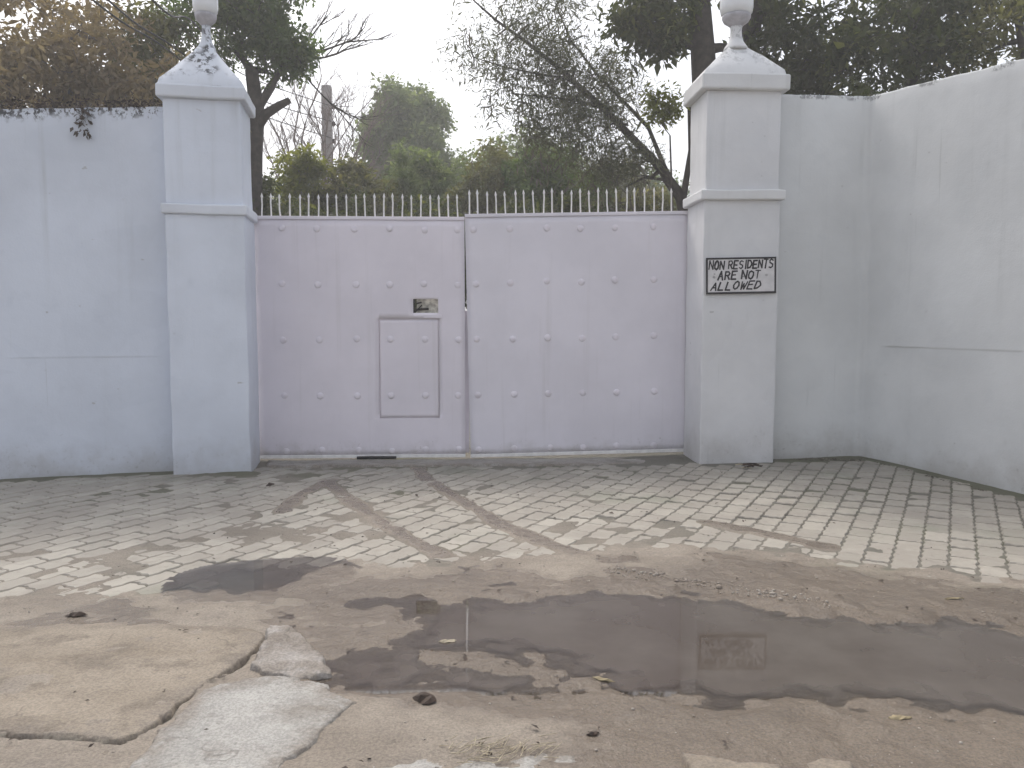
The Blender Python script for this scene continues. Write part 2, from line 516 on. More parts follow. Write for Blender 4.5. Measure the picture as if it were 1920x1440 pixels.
def water_mat():
    k = NT('muddy_water')
    p = k.pos()
    dep = k.attr('depth')
    murk = k.ramp(dep, 0.0, 0.020, 0.12, 0.95)
    c = k.mix(k.ramp(k.noise(p, 2.0, 5, 0.6), 0.3, 0.7), (0.085, 0.068, 0.056), (0.118, 0.10, 0.084))
    df = k.n('BsdfDiffuse'); k.set(df.inputs['Color'], c)
    tr = k.n('BsdfTransparent')
    m1 = k.n('MixShader'); k.set(m1.inputs[0], murk); k.t.links.new(tr.outputs[0], m1.inputs[1]); k.t.links.new(df.outputs[0], m1.inputs[2])
    bp = k.bump(k.noise(k.scaled(p, (1, 0.6, 1)), 9, 3, 0.5), 0.02, 0.004)
    gl = k.n('BsdfGlossy'); gl.inputs['Roughness'].default_value = 0.025; k.set(gl.inputs['Normal'], bp)
    fr = k.n('Fresnel'); fr.inputs['IOR'].default_value = 1.58; k.set(fr.inputs['Normal'], bp)
    m2 = k.n('MixShader'); k.t.links.new(fr.outputs[0], m2.inputs[0]); k.t.links.new(m1.outputs[0], m2.inputs[1]); k.t.links.new(gl.outputs[0], m2.inputs[2])
    return k.done(m2.outputs[0])


M['water'] = water_mat()

# ------------------------------------------------------------------ lay of the land
PUD = {
    'large': [(0.10, 4.10), (0.45, 4.28), (0.93, 4.22), (1.35, 4.0), (1.9, 3.85), (2.6, 3.75), (3.3, 3.4), (2.7, 2.95), (2.0, 2.92), (1.55, 3.05), (1.16, 3.07), (0.78, 3.03), (0.50, 3.10), (0.43, 3.24), (0.22, 3.33), (0.02, 3.50), (-0.08, 3.46), (-0.34, 3.52), (-0.44, 3.80), (-0.38, 4.05), (-0.12, 4.16)],
    'front': [(-0.74, 3.35), (-0.60, 3.42), (-0.46, 3.47), (-0.30, 3.40), (-0.17, 3.33), (-0.06, 3.22), (0.12, 3.15), (0.36, 3.15), (0.34, 3.09), (0.28, 3.06), (0.05, 3.10), (-0.18, 3.14), (-0.36, 3.19), (-0.59, 3.25)],
    'left': [(-1.66, 4.52), (-1.45, 4.60), (-1.25, 4.64), (-1.16, 4.54), (-1.25, 4.42), (-1.42, 4.30), (-1.55, 4.32), (-1.62, 4.4)],
    'mid': [(-0.93, 4.20), (-0.71, 4.30), (-0.40, 4.24), (-0.33, 4.12), (-0.55, 4.03), (-0.86, 4.03)],
    'small': [(-0.30, 4.42), (-0.12, 4.47), (0.03, 4.42), (-0.12, 4.36)],
}
ZW = 0.006
TRACKS = [([(-1.02, 8.4), (-0.85, 7.6), (-0.5, 6.74), (-0.04, 5.69), (0.41, 5.03), (1.07, 4.6)], 0.11),
          ([(-1.70, 7.4), (-1.83, 6.8), (-1.80, 6.17)], 0.10),
          ([(-1.70, 7.3), (-1.06, 6.0), (-0.70, 5.4), (-0.45, 5.0)], 0.10),
          ([(1.45, 5.85), (1.75, 5.55), (2.1, 5.2)], 0.12)]
YBX = [-9, -5, -3.4, -2.0, -1.1, 0.0, 1.13, 1.85, 2.4, 3.0, 4.0, 6, 9]
YBY = [3.9, 3.95, 4.05, 4.30, 4.75, 4.97, 5.20, 5.02, 4.75, 4.60, 4.35, 4.2, 4.2]


def slope_z(x, y):
    return 0.06 * sstep(0.2, 2.6, x) * sstep(5.8, 8.0, y)


def land(x, y):
    """height of the soil, wetness, joint dirt, moss"""
    x = np.asarray(x, float); y = np.asarray(y, float)
    yb = np.interp(x, YBX, YBY)
    nb = fbm(x, y, 5, 1.9) - 0.5
    nf = fbm(x + 40, y, 5, 6.0) - 0.5
    d = y - yb + nb * 0.75 + nf * 0.30                   # >0 inside the paved apron
    cover = 1 - sstep(-0.42, 0.30, d + (fbm(x + 77, y + 7, 4, 10.0) - .5) * 0.35)                    # mud over pavers
    thin = np.clip(sstep(0.40, 0.62, fbm(x + 9, y + 3, 5, 1.4)) * sstep(2.8, 0.3, y - yb) * (0.45 + 0.55 * sstep(1.8, 0.2, x)) + sstep(0.5, -1.6, x) * 0.6 * sstep(0.35, 0.6, fbm(x + 3, y + 30, 4, 2.2)), 0, 1)
    tr = np.zeros(x.shape)
    for pts, wd in TRACKS:
        tr = np.maximum(tr, sstep(wd, wd * 0.45, sdline(x, y, pts) + nf * 0.10))
    clean = -0.0085 + nf * 0.008
    mud = 0.017 + nb * 0.034 + nf * 0.020 + (fbm(x, y + 70, 4, 15) - .5) * 0.012
    h = clean * (1 - cover) + mud * cover
    h = h + (1 - cover) * (np.minimum(thin, 1) * 0.0065 + tr * 0.0125 + tr * nf * 0.006)
    # concrete threshold strip lies on the soil in front of the gate
    wet = cover * 0.18 + (1 - cover) * tr * 0.62
    pd = np.full(x.shape, 1e9)
    for nme, poly in PUD.items():
        sd_ = sdpoly(x, y, poly) + nf * 0.26 + (fbm(x + 5, y + 5, 4, 13) - .5) * 0.16 - 0.05
        pd = np.minimum(pd, sd_)
        dip = sstep(0.18, -0.26, sd_ + 0.045)
        h = h * (1 - dip) + (-0.022 if nme in ('large', 'front') else -0.005) * dip
    wet = np.maximum(wet, sstep(0.42, 0.02, pd) * 0.95)
    crk = sdline(x, y, [(-1.13, 3.66), (-1.16, 3.5), (-1.19, 3.31), (-1.27, 3.09), (-1.31, 2.84), (-1.37, 2.70), (-1.62, 2.74), (-1.82, 2.755), (-2.6, 2.79)]) + (fbm(x + 2, y, 4, 9) - .5) * 0.06
    ck = sstep(0.022, 0.006, crk)
    h = h - ck * 0.030
    wet = np.maximum(wet, cover * 0.78 * sstep(0.50, 0.64, fbm(x * 0.8 + 13, y * 1.5 + 8, 5, 1.7)))   # damp stains left by rain
    east = sstep(0.1, 1.3, x - (y - 4.4) * 0.4) * cover
    wet = np.maximum(wet, east * 0.74)
    joint = (1 - cover) * (1 - np.minimum(thin, 1) * 0.6) * (1 - tr * 0.9) * sstep(0.004, -0.004, h)
    joint = np.maximum(joint, ck)
    green = sstep(0.55, 0.68, fbm(x + 31, y, 4, 1.3)) * (1 - cover) * 0.5
    foot = np.minimum(np.abs(sdline(x, y, [(-9, 6.7), (-3.3, 7.8), (-2.6, 7.75)])), np.abs(sdline(x, y, [(2.8, 8.1), (3.66, 8.33), (5.3, 4.1)])))
    green = np.maximum(green, sstep(0.22, 0.03, foot + nf * 0.2) * 0.65)
    h = h + sstep(0.16, 0.0, foot + nf * 0.15) * 0.022
    return h + slope_z(x, y), wet, joint, green


def axis_coords(parts):
    a = []
    for lo, hi, st in parts: a += list(np.arange(lo, hi - 1e-9, st))
    return np.array(sorted(set(np.round(a, 5))))


xs = np.concatenate([[-300, -200, -120, -70, -35, -20, -14, -10], axis_coords([(-8, -3.4, 0.09), (-3.4, 4.4, 0.0195), (4.4, 8.0, 0.09)]), [8, 10, 14, 20, 35, 70, 120, 200, 300]])
ys = np.concatenate([[-300, -180, -80, -30, -12, -5, -2, 0, 1, 1.6, 2.0], axis_coords([(2.2, 5.5, 0.014), (5.5, 9.0, 0.034), (9.0, 12, 0.25)]), [12, 14, 17, 21, 27, 35, 50, 80, 150, 230, 320]])
GX, GY = np.meshgrid(xs, ys, indexing='ij')
near = (np.abs(GX) < 12) & (GY > 0) & (GY < 12)
hz, wt, jt, gr = land(np.where(near, GX, 20), np.where(near, GY, 20))
back = sstep(8.75, 9.4, GY)
hz = np.where(near, hz, -0.01) * (1 - back) + 0.03 * back
wt = np.where(near, wt, 0.1) * (1 - back); jt = np.where(near, jt, 0) * (1 - back)
gr = np.where(near, gr, 0.3) * (1 - back) + back * 0.65
nx_, ny_ = GX.shape
idx = np.arange(nx_ * ny_).reshape(nx_, ny_)
F = np.stack([idx[:-1, :-1], idx[1:, :-1], idx[1:, 1:], idx[:-1, 1:]], -1).reshape(-1, 4)
V = np.stack([GX, GY, hz], -1).reshape(-1, 3)
ground = mesh_np('ground', V, F, M['ground'], None, True, {'wet': wt, 'joint': jt, 'green': gr})
tag(ground, 'brown mud and silt of the yard in front of the gate', kind='structure')

# puddles: flat sheets where the soil dips under the water line
pud_sd = np.stack([sdpoly(GX, GY, p) for p in PUD.values()])
pud_own = np.argmin(pud_sd, 0)
pud_min = np.min(pud_sd, 0)
dep = ZW - hz
for pi_, nme in enumerate(PUD):
    ok = (pud_min < 0.34) & near & (dep > -0.004)
    okf = ((ok[:-1, :-1] & ok[1:, :-1] & ok[1:, 1:] & ok[:-1, 1:]) & (pud_own[:-1, :-1] == pi_)).ravel()
    if not okf.any(): continue
    Fp = F[okf]
    used, inv = np.unique(Fp, return_inverse=True)
    Vp = V[used].copy(); Vp[:, 2] = ZW
    o = mesh_np('puddle', Vp, inv.reshape(-1, 4), M['water'], None, True, {'depth': np.clip(dep.ravel()[used], 0, 1)})
    tag(o, {'large': 'wide brown puddle mirroring the right gate pillar and its sign', 'front': 'narrow dark puddle beside the pale cement patch',
            'left': 'shallow puddle on the silted pavers behind the old concrete slab', 'mid': 'small brown puddle between the paving and the cracked rubble lump',
            'small': 'tiny wet pool at the edge of the paving'}[nme], kind='structure')

# ------------------------------------------------------------------ pavers
apron = bpy.data.objects.new('paved_apron', None); link(apron)
tag(apron, 'apron of wavy concrete block pavers laid askew before the gate', kind='structure')
PW, PL, PT = 0.158, 0.238, 0.06
ANG = R(-29)
ca, sa = math.cos(ANG), math.sin(ANG)


def paver_mesh(seed):
    r = random.Random(seed)
    gx, gy = PW - 0.012, PL - 0.011
    out_ = []
    n = 4
    zz = 0.012
    pts = []
    for i in range(n): pts.append((-gx / 2 + gx * i / n, -gy / 2 + (zz * (i % 2) if i else 0)))
    for i in range(n): pts.append((gx / 2 + (zz if i % 2 else 0) - zz / 2, -gy / 2 + gy * i / n))
    for i in range(n): pts.append((gx / 2 - gx * i / n, gy / 2 + (zz * (i % 2) if i else 0)))
    for i in range(n): pts.append((-gx / 2 + (zz if i % 2 else 0) - zz / 2, gy / 2 - gy * i / n))
    pts = [(x + r.uniform(-.0015, .0015), y + r.uniform(-.0015, .0015)) for x, y in pts]
    k = len(pts)
    V_ = [(x, y, -PT) for x, y in pts] + [(x, y, -0.007) for x, y in pts] + [(x * 0.925, y * 0.95, 0.0) for x, y in pts]
    Fq = []
    for L in range(2):
        for i in range(k): Fq.append((L * k + i, L * k + (i + 1) % k, (L + 1) * k + (i + 1) % k, (L + 1) * k + i))
    m = bpy.data.meshes.new('paver')
    m.from_pydata(V_, [], Fq + [tuple(range(2 * k, 3 * k))])
    m.materials.append(M['paver'])
    m.update()
    return m, V_, Fq + [tuple(range(2 * k, 3 * k))]


pms = [paver_mesh(s) for s in range(6)]
places = []
for i in range(-75, 76):
    for j in range(-60, 61):
        u = i * PW; v_ = j * PL + (PL / 2 if i % 2 else 0)
        x = u * ca - v_ * sa; y = u * sa + v_ * ca + 6.0
        places.append((x, y))
places = np.array(places)
yb = np.interp(places[:, 0], YBX, YBY)
leftw = np.interp(places[:, 0], [-9, -3.3, -2.6, -2.55, 1.9, 1.95, 2.85, 2.9, 3.66, 5.3], [6.62, 7.72, 7.66, 8.1, 8.1, 7.92, 7.94, 8.15, 8.22, 4.0])
okp = (places[:, 1] > yb - 0.75) & (places[:, 1] < leftw - 0.02) & (places[:, 0] > -6.5) & (places[:, 0] < 5.2)
okp &= ~((np.min(np.stack([sdpoly(places[:, 0], places[:, 1], p) for p in PUD.values()]), 0) < 0.22) & (places[:, 1] < yb - 0.05))
places = places[okp]
hh, _, _, _ = land(places[:, 0], places[:, 1])
sz = slope_z(places[:, 0], places[:, 1])
pud_d = np.min(np.stack([sdpoly(places[:, 0], places[:, 1], p) for p in PUD.values()]), 0)
seen = (hh - sz) < 0.006                                   # not buried in mud
infr = np.abs(places[:, 0]) < (places[:, 1] * 0.645 + 0.05)
size = np.where(seen & infr, 1.0 / places[:, 1] ** 2, 0)
order = np.argsort(-size)
big = set(order[:298].tolist())
restV, restF, restVar = [], [], []
prng = random.Random(3)
for q, (x, y) in enumerate(places):
    m, pv, pf = pms[prng.randrange(6)]
    dz = prng.uniform(-0.005, 0.0035) + (float(fbm(np.array([x]), np.array([y]), 3, 0.9)[0]) - .5) * 0.012
    rx, ry, rz = prng.uniform(-.03, .03), prng.uniform(-.03, .03), prng.uniform(-.035, .035)
    if pud_d[q] < 0.12: dz = -0.010 + prng.uniform(-.002, .002)
    loc = (x, y, float(sz[q]) + dz)
    if q in big:
        obj_mesh('paver', m, apron, loc, (rx, ry, ANG + rz))
    elif hh[q] - sz[q] < 0.012:
        mt = Matrix.Translation(loc) @ (Matrix.Rotation(ANG + rz, 4, 'Z') @ Matrix.Rotation(ry, 4, 'Y') @ Matrix.Rotation(rx, 4, 'X'))
        b0 = len(restV)
        restV += [tuple(mt @ Vector(c)) for c in pv]
        restF += [tuple(b0 + i for i in f) for f in pf]
        restVar += [prng.random()] * len(pv)
m = bpy.data.meshes.new('far_pavers')
m.from_pydata(restV, [], restF)
m.materials.append(M['paver'])
at_ = m.attributes.new('var', 'FLOAT', 'POINT'); at_.data.foreach_set('value', restVar)
m.update()
tag(obj_mesh('far_pavers', m, apron), kind='stuff')

# ------------------------------------------------------------------ slabs, threshold, patch
def slab_poly(name, poly, ztop, zbot, mat, jit, label, parent=None, tilt=(0, 0), kind='structure', seed=0.0, edge=0.008, amp=0.005, step=0.011):
    """broken concrete: jagged rim, worn edge, uneven top"""
    P_ = np.array(poly); lo = P_.min(0) - 0.06; hi = P_.max(0) + 0.06
    st = max(step, float((hi - lo).max()) / 300)
    X, Y = np.meshgrid(np.arange(lo[0], hi[0], st), np.arange(lo[1], hi[1], st), indexing='ij')
    sd_ = sdpoly(X, Y, poly) + (fbm(X + seed, Y, 4, 5.0) - .5) * jit * 3.0 + (fbm(X, Y + seed, 4, 22.0) - .5) * jit * 1.6
    cx, cy = P_.mean(0)
    Z = ztop + (X - cx) * tilt[0] + (Y - cy) * tilt[1] + (fbm(X + seed, Y + 3, 5, 3.0) - .5) * amp * 3 + (fbm(X, Y + seed, 4, 16.0) - .5) * amp * 1.5
    Z = Z - sstep(-0.05, 0.0, sd_) * 0.004 - sstep(-edge, st * 0.8, sd_) * (ztop - zbot)
    ok = sd_ < st * 1.6
    okf = (ok[:-1, :-1] & ok[1:, :-1] & ok[1:, 1:] & ok[:-1, 1:]).ravel()
    ix = np.arange(X.size).reshape(X.shape)
    Fa = np.stack([ix[:-1, :-1], ix[1:, :-1], ix[1:, 1:], ix[:-1, 1:]], -1).reshape(-1, 4)[okf]
    used, inv = np.unique(Fa, return_inverse=True)
    o = mesh_np(name, np.stack([X, Y, Z], -1).reshape(-1, 3)[used], inv.reshape(-1, 4), mat, parent, True)
    at2 = o.data.attributes.new('rim', 'FLOAT', 'POINT'); at2.data.foreach_set('value', sstep(-0.13, 0.0, sd_).ravel()[used].astype(np.float32))
    if parent is None: tag(o, label, kind=kind)
    return o


slab_poly('concrete_slab', [(-4.2, 3.62), (-2.49, 3.80), (-1.86, 3.83), (-1.28, 3.78), (-1.14, 3.65), (-1.19, 3.31), (-1.27, 3.09), (-1.31, 2.84), (-1.37, 2.72), (-1.62, 2.755), (-1.82, 2.77), (-4.0, 2.85)], 0.024, -0.05, M['slab'], 0.022, 'old tan concrete slab with a broken cracked edge')
slab_poly('concrete_slab', [(-1.38, 2.69), (-1.62, 2.725), (-1.82, 2.74), (-4.0, 2.82), (-4.0, 1.2), (-1.2, 1.2), (-1.25, 2.3)], 0.016, -0.05, M['slab'], 0.022, 'old concrete slab past the open crack of the larger slab', seed=4)
slab_poly('cement_patch', [(-1.24, 3.10), (-1.10, 3.20), (-0.92, 3.20), (-0.74, 3.14), (-0.63, 3.0), (-0.66, 2.87), (-0.70, 2.75), (-0.73, 2.58), (-0.80, 2.3), (-1.24, 2.3), (-1.27, 2.6), (-1.26, 2.80)], 0.030, -0.02, M['patch'], 0.026, 'pale grey cement patch beside the broken slab edge', seed=7)
slab_poly('cement_patch', [(-0.52, 2.60), (-0.30, 2.66), (-0.10, 2.63), (0.12, 2.66), (0.25, 2.60), (0.25, 2.3), (-0.52, 2.3)], 0.021, -0.03, M['patch'], 0.05, 'low pale cement patch strewn with straw', seed=17)
slab_poly('threshold', [(-2.52, 8.05), (-1.2, 8.12), (0, 8.16), (1.2, 8.18), (1.9, 8.15), (1.9, 8.62), (-2.62, 8.44)], 0.017, -0.05, M['threshold'], 0.03, 'dark concrete strip under the gate', seed=11)

rub = slab_poly('rubble_lump', [(-1.13, 3.62), (-1.0, 3.60), (-0.93, 3.53), (-0.83, 3.38), (-0.76, 3.25), (-0.86, 3.20), (-1.0, 3.23), (-1.13, 3.28)], 0.058, -0.03, M['rubble'], 0.026, None, tilt=(-0.06, 0.16), seed=23, amp=0.012, step=0.009)
tag(rub, 'tilted lump of broken grey concrete at the corner of the slab', 'rubble'); rub.pop('kind', None)
fr = slab_poly('concrete_fragment', [(0.58, 2.62), (0.72, 2.59), (0.90, 2.56), (0.86, 2.44), (0.6, 2.44)], 0.032, -0.03, M['slab'], 0.014, None, seed=33, amp=0.006, step=0.008)
tag(fr, 'flat pale concrete fragment lying in wet mud', 'rubble'); fr.pop('kind', None)
fr = slab_poly('concrete_fragment', [(0.97, 2.58), (1.05, 2.61), (1.14, 2.57), (1.10, 2.44), (0.98, 2.44)], 0.030, -0.03, M['slab'], 0.014, None, seed=36, amp=0.006, step=0.008)
tag(fr, 'pointed pale concrete fragment beside a flat longer one', 'rubble'); fr.pop('kind', None)

# ------------------------------------------------------------------ walls
def wall_run(name, pts, mat, parent, thick=0.23, joint_z=None, joint_out=0.006, seed=0.0, jx=(0, 99)):
    """plan polyline with a top height per point; front face toward -Y side, hand-plastered"""
    P2 = []
    for (x0, y0, h0), (x1, y1, h1) in zip(pts[:-1], pts[1:]):
        L = math.hypot(x1 - x0, y1 - y0); k = max(2, int(L / 0.07))
        nrm = Vector((y1 - y0, -(x1 - x0))).normalized()
        for j in range(k + (1 if (x1, y1, h1) == pts[-1] else 0)):
            t = j / k
            P2.append((x0 + (x1 - x0) * t, y0 + (y1 - y0) * t, h0 + (h1 - h0) * t, nrm))
    zs = [-0.15] + [0.08 * i for i in range(1, 60)]
    V_, F_, DT = [], [], []
    rows = None
    zr = np.unique(np.concatenate([np.linspace(-0.15, 1.0, 14), joint_z + np.array([-0.09, -0.04, -0.02, -0.012, -0.004, 0.004, 0.012, 0.02, 0.04]) if joint_z else np.array([1.2]), np.linspace(1.3, 3.2, 24)]))
    top_rel = [0.75, 0.9, 0.97, 1.0]
    nr = len(zr) + len(top_rel)
    for (x, y, h, nrm) in P2:
        hh_ = h + (mnoise.noise(Vector((x * 4 + seed, y * 4, 0))) * 0.012 + mnoise.noise(Vector((x * 14 + seed, y * 14, 0))) * 0.007)
        col = list(zr) + [3.2 + (hh_ - 3.2) * t for t in top_rel]
        for z in col:
            a = mnoise.noise(Vector((x * 1.3 + seed, y * 1.3, z * 1.3))) * 0.011 + mnoise.noise(Vector((x * 6 + seed, y * 6, z * 6))) * 0.003
            if joint_z and z > joint_z and jx[0] < x < jx[1]: a += joint_out * max(0.0, 1 - (z - joint_z) / 0.6) * (0.6 + mnoise.noise(Vector((x * 3, seed, 0))))
            if z > hh_ - 0.03: a -= 0.006
            V_.append((x + nrm.x * a, y + nrm.y * a, z)); DT.append(hh_ - z)
        # top and back
        V_.append((x - nrm.x * thick * 0.5, y - nrm.y * thick * 0.5, hh_ + 0.012))
        V_.append((x - nrm.x * thick, y - nrm.y * thick, hh_ - 0.01))
        V_.append((x - nrm.x * thick, y - nrm.y * thick, -0.15)); DT += [0, 0, 3.6]
    st = nr + 3
    for i in range(len(P2) - 1):
        for j in range(st - 1):
            F_.append((i * st + j, (i + 1) * st + j, (i + 1) * st + j + 1, i * st + j + 1))
    for i in (0, len(P2) - 1):
        pass
    return mesh_np(name, V_, F_, mat, parent, True, {'dtop': DT})


lw = wall_run('boundary_wall', [(-9.0, 6.55, 3.12), (-4.7, 7.46, 3.415), (-3.20, 7.85, 3.54)], M['wall_left'], None, joint_z=1.145, joint_out=0.007, seed=1.0, jx=(-4.7, -3.45))
tag(lw, 'tall bluish white plastered wall with black mildew along its top', 'wall')
rw = wall_run('boundary_wall', [(2.45, 8.25, 3.77), (3.66, 8.36, 3.775), (4.02, 7.38, 3.70), (4.31, 6.70, 3.655), (5.35, 4.1, 3.48)], M['wall_right'], None, joint_z=1.236, joint_out=0.009, seed=50.0, jx=(3.78, 4.3))
tag(rw, 'tall greyish white plastered wall that bends toward the yard', 'wall')

# ------------------------------------------------------------------ pillars
def pillar(loc, rz, W, D, z0, zb0, zb1, zc0, zc1, zp1, mats, label, seed, oh=0.05, prf=((0.80, 0.40), (0.56, 0.68), (0.34, 0.90), (0.26, 1.0))):
    root = empty('gate_pillar', loc, rz)
    tag(root, label, 'pillar', 'masonry pillars flanking the gate')
    ms, mc = mats
    h = W / 2
    wob_box('lower_shaft', -h, h, 0, D, z0, zb0 + 0.005, ms, root, 0.10, 0.007, 0.012, seed)
    wob_box('band', -h - oh * 0.9, h + oh * 0.9, -oh * 0.9, D + 0.03, zb0, zb1, mc, root, 0.07, 0.007, 0.015, seed + 3)
    wob_box('upper_shaft', -h + 0.012, h - 0.012, 0.012, D - 0.012, zb1 - 0.005, zc0 + 0.005, ms, root, 0.10, 0.006, 0.012, seed + 5)
    wob_box('cornice', -h - oh * 1.1, h + oh * 1.1, -oh * 1.1, D + 0.04, zc0, zc1, mc, root, 0.07, 0.006, 0.018, seed + 7)
    # pyramid roof with a slight concave sweep
    prof = [(h + 0.02, zc1 - 0.003), (h + 0.005, zc1 + 0.05)] + [(h * a, zc1 + (zp1 - zc1) * b) for a, b in prf]
    V_, F_ = [], []
    cy = D / 2; ry = D / 2 / h
    K = 6
    for r, z in prof:
        ring = []
        for s in range(4):
            for t in range(K):
                f = -1 + 2 * t / K
                a = [(f, -1), (1, f), (-f, 1), (-1, -f)][s]
                nv = mnoise.noise_vector(Vector((a[0] * r * 5 + seed, a[1] * r * 5, z * 5))) * 0.006
                ring.append((a[0] * r + nv.x, cy + a[1] * r * ry + nv.y, z + nv.z))
        V_ += ring
    n = 4 * K
    for i in range(len(prof) - 1):
        for k in range(n): F_.append((i * n + k, i * n + (k + 1) % n, (i + 1) * n + (k + 1) % n, (i + 1) * n + k))
    o = mesh_np('pyramid_cap', V_, F_, mc, root, False)
    bm = bmesh.new(); bm.from_mesh(o.data)
    bm.verts.ensure_lookup_table()
    bm.faces.new([bm.verts[(len(prof) - 1) * n + k] for k in range(n)])
    bm.to_mesh(o.data); bm.free()
    return root, (0, cy, zp1)


def lamp(root_loc, rz, z, ncol, gmat, label, sc_=1.0):
    r = empty('post_lamp', root_loc, rz)
    tag(r, label, 'lamp', 'lamps topping the gate pillars')
    lathe('neck', [(0.0, z - 0.012), (0.125 * sc_, z - 0.012), (0.115 * sc_, z + 0.02), (0.078 * sc_, z + 0.07), (0.060 * sc_, z + 0.13), (0.056 * sc_, z + 0.19), (0.062 * sc_, z + 0.235), (0.0, z + 0.24)], ncol, r)
    z2 = z + 0.225
    lathe('cup', [(0.0, z2), (0.060 * sc_, z2), (0.085 * sc_, z2 + 0.022), (0.125 * sc_, z2 + 0.05), (0.142 * sc_, z2 + 0.085), (0.142 * sc_, z2 + 0.11), (0.0, z2 + 0.11)], M['lamp_metal'], r)
    z3 = z2 + 0.10
    g = 0.165 * sc_
    lathe('glass_jar', [(0.0, z3), (0.115 * sc_, z3), (g * 0.94, z3 + 0.03), (g, z3 + 0.08), (g, z3 + 0.24), (g * 0.92, z3 + 0.29), (g * 0.6, z3 + 0.33), (0.0, z3 + 0.345)], gmat, r)
    lathe('finial', [(0.0, z3 + 0.335), (0.05 * sc_, z3 + 0.34), (0.03 * sc_, z3 + 0.37), (0.042 * sc_, z3 + 0.40), (0.0, z3 + 0.43)], M['lamp_metal'], r)
    return r


LPX, LPY, LROT = -2.925, 7.72, R(10)
pillar((LPX, LPY, 0), LROT, 0.725, 0.66, -0.15, 2.50, 2.60, 3.575, 3.70, 4.13, (M['pillar_left'], M['cap_left']), 'bluish white pillar whose pyramid cap is spotted with black mildew', 2.0, 0.034, ((0.72, 0.42), (0.48, 0.68), (0.28, 0.90), (0.21, 1.0)))
c_, s_ = math.cos(LROT), math.sin(LROT)
lamp((LPX - s_ * 0.34, LPY + c_ * 0.34, 0), LROT, 4.13, M['cap_left'], M['lamp_glass'], 'lamp on the mildewed bluish pillar', 0.72)
RPX, RPY, RROT = 2.285, 8.05, R(3)
pillar((RPX, RPY, 0), RROT, 0.765, 0.62, -0.1, 2.685, 2.785, 3.745, 3.90, 4.23, (M['pillar_right'], M['cap_right']), 'greyish white pillar carrying the framed notice', 12.0)
c_, s_ = math.cos(RROT), math.sin(RROT)
lamp((RPX - s_ * 0.31, RPY + c_ * 0.31, 0), RROT, 4.23, M['cap_right'], M['lamp_glass'], 'lamp on the pillar that carries the notice', 1.0)

# ------------------------------------------------------------------ gate
AX, AY, GROT = -2.70, 8.47, R(2.5)
gd = (math.cos(GROT), math.sin(GROT))
LW_, GAP, RW_ = 2.199, 0.056, 2.41


def stud_mesh():
    prof = [(0.037, 0.0), (0.036, 0.003), (0.030, 0.007), (0.020, 0.011), (0.008, 0.013)]
    V_, F_ = [], []
    n = 12
    for r, z in prof:
        for k in range(n):
            a = 2 * math.pi * k / n
            V_.append((r * math.cos(a), -z, r * math.sin(a)))
    for i in range(len(prof) - 1):
        for k in range(n): F_.append((i * n + k, i * n + (k + 1) % n, (i + 1) * n + (k + 1) % n, (i + 1) * n + k))
    m = bpy.data.meshes.new('stud')
    m.from_pydata(V_, [], F_ + [tuple(range((len(prof) - 1) * n, len(prof) * n))])
    for p in m.polygons: p.use_smooth = True
    return m


def spike_mesh(seed, H):
    r = random.Random(seed)
    t = Tubes()
    bx, by = r.uniform(-.006, .006), r.uniform(-.004, .004)
    kz = r.uniform(0.3, 0.7)
    t.add([(0, 0, 0), (bx * .3, by, H * kz * .5), (bx, by, H * kz), (bx * .4, by, H * 0.80)], [0.0085] * 4, 6)
    t.add([(bx * .4, by, H * 0.79), (bx * .4, by, H * 0.83), (bx * .4, by, H * 0.88), (bx * .4, by, H)], [0.009, 0.0145, 0.011, 0.001], 6)
    m = bpy.data.meshes.new('spike')
    m.from_pydata(t.V, [], t.F)
    for p in m.polygons: p.use_smooth = True
    return m


def panel(name, W, z0, z1, holes, mat, parent, seed, y=0.0, x0=0.0, amp=0.0035, thick=0.004, skew=None):
    """sheet metal, buckled a little, with real openings"""
    cx = set(np.linspace(x0, x0 + W, 30).round(4)); cz = set(np.linspace(z0, z1, 32).round(4))
    for a, b, c, d in holes: cx |= {a, b}; cz |= {c, d}
    cx = sorted(cx); cz = sorted(cz)
    bm = bmesh.new()
    g = {}
    def vv(i, j):
        if (i, j) not in g:
            x, z = cx[i], cz[j]
            dy = mnoise.noise(Vector((x * 1.7 + seed, z * 1.7, seed))) * amp + mnoise.noise(Vector((x * 5 + seed, z * 5, seed))) * amp * 0.3
            g[i, j] = bm.verts.new((x, y + dy, z))
        return g[i, j]
    for i in range(len(cx) - 1):
        for j in range(len(cz) - 1):
            mx, mz = (cx[i] + cx[i + 1]) / 2, (cz[j] + cz[j + 1]) / 2
            if any(a < mx < b and c < mz < d for a, b, c, d in holes): continue
            bm.faces.new((vv(i, j), vv(i + 1, j), vv(i + 1, j + 1), vv(i, j + 1)))
    o = obj_bm(name, bm, mat, parent, True)
    s = o.modifiers.new('solid', 'SOLIDIFY'); s.thickness = thick; s.offset = 0
    return o


def bar(name, x0, x1, y0, y1, z0, z1, mat, parent, bev=0.003):
    bm = bmesh.new()
    box_into(bm, x0, x1, y0, y1, z0, z1)
    o = obj_bm(name, bm, mat, parent)
    if bev:
        b = o.modifiers.new('bevel', 'BEVEL'); b.width = bev; b.segments = 2
    return o


studm = stud_mesh()


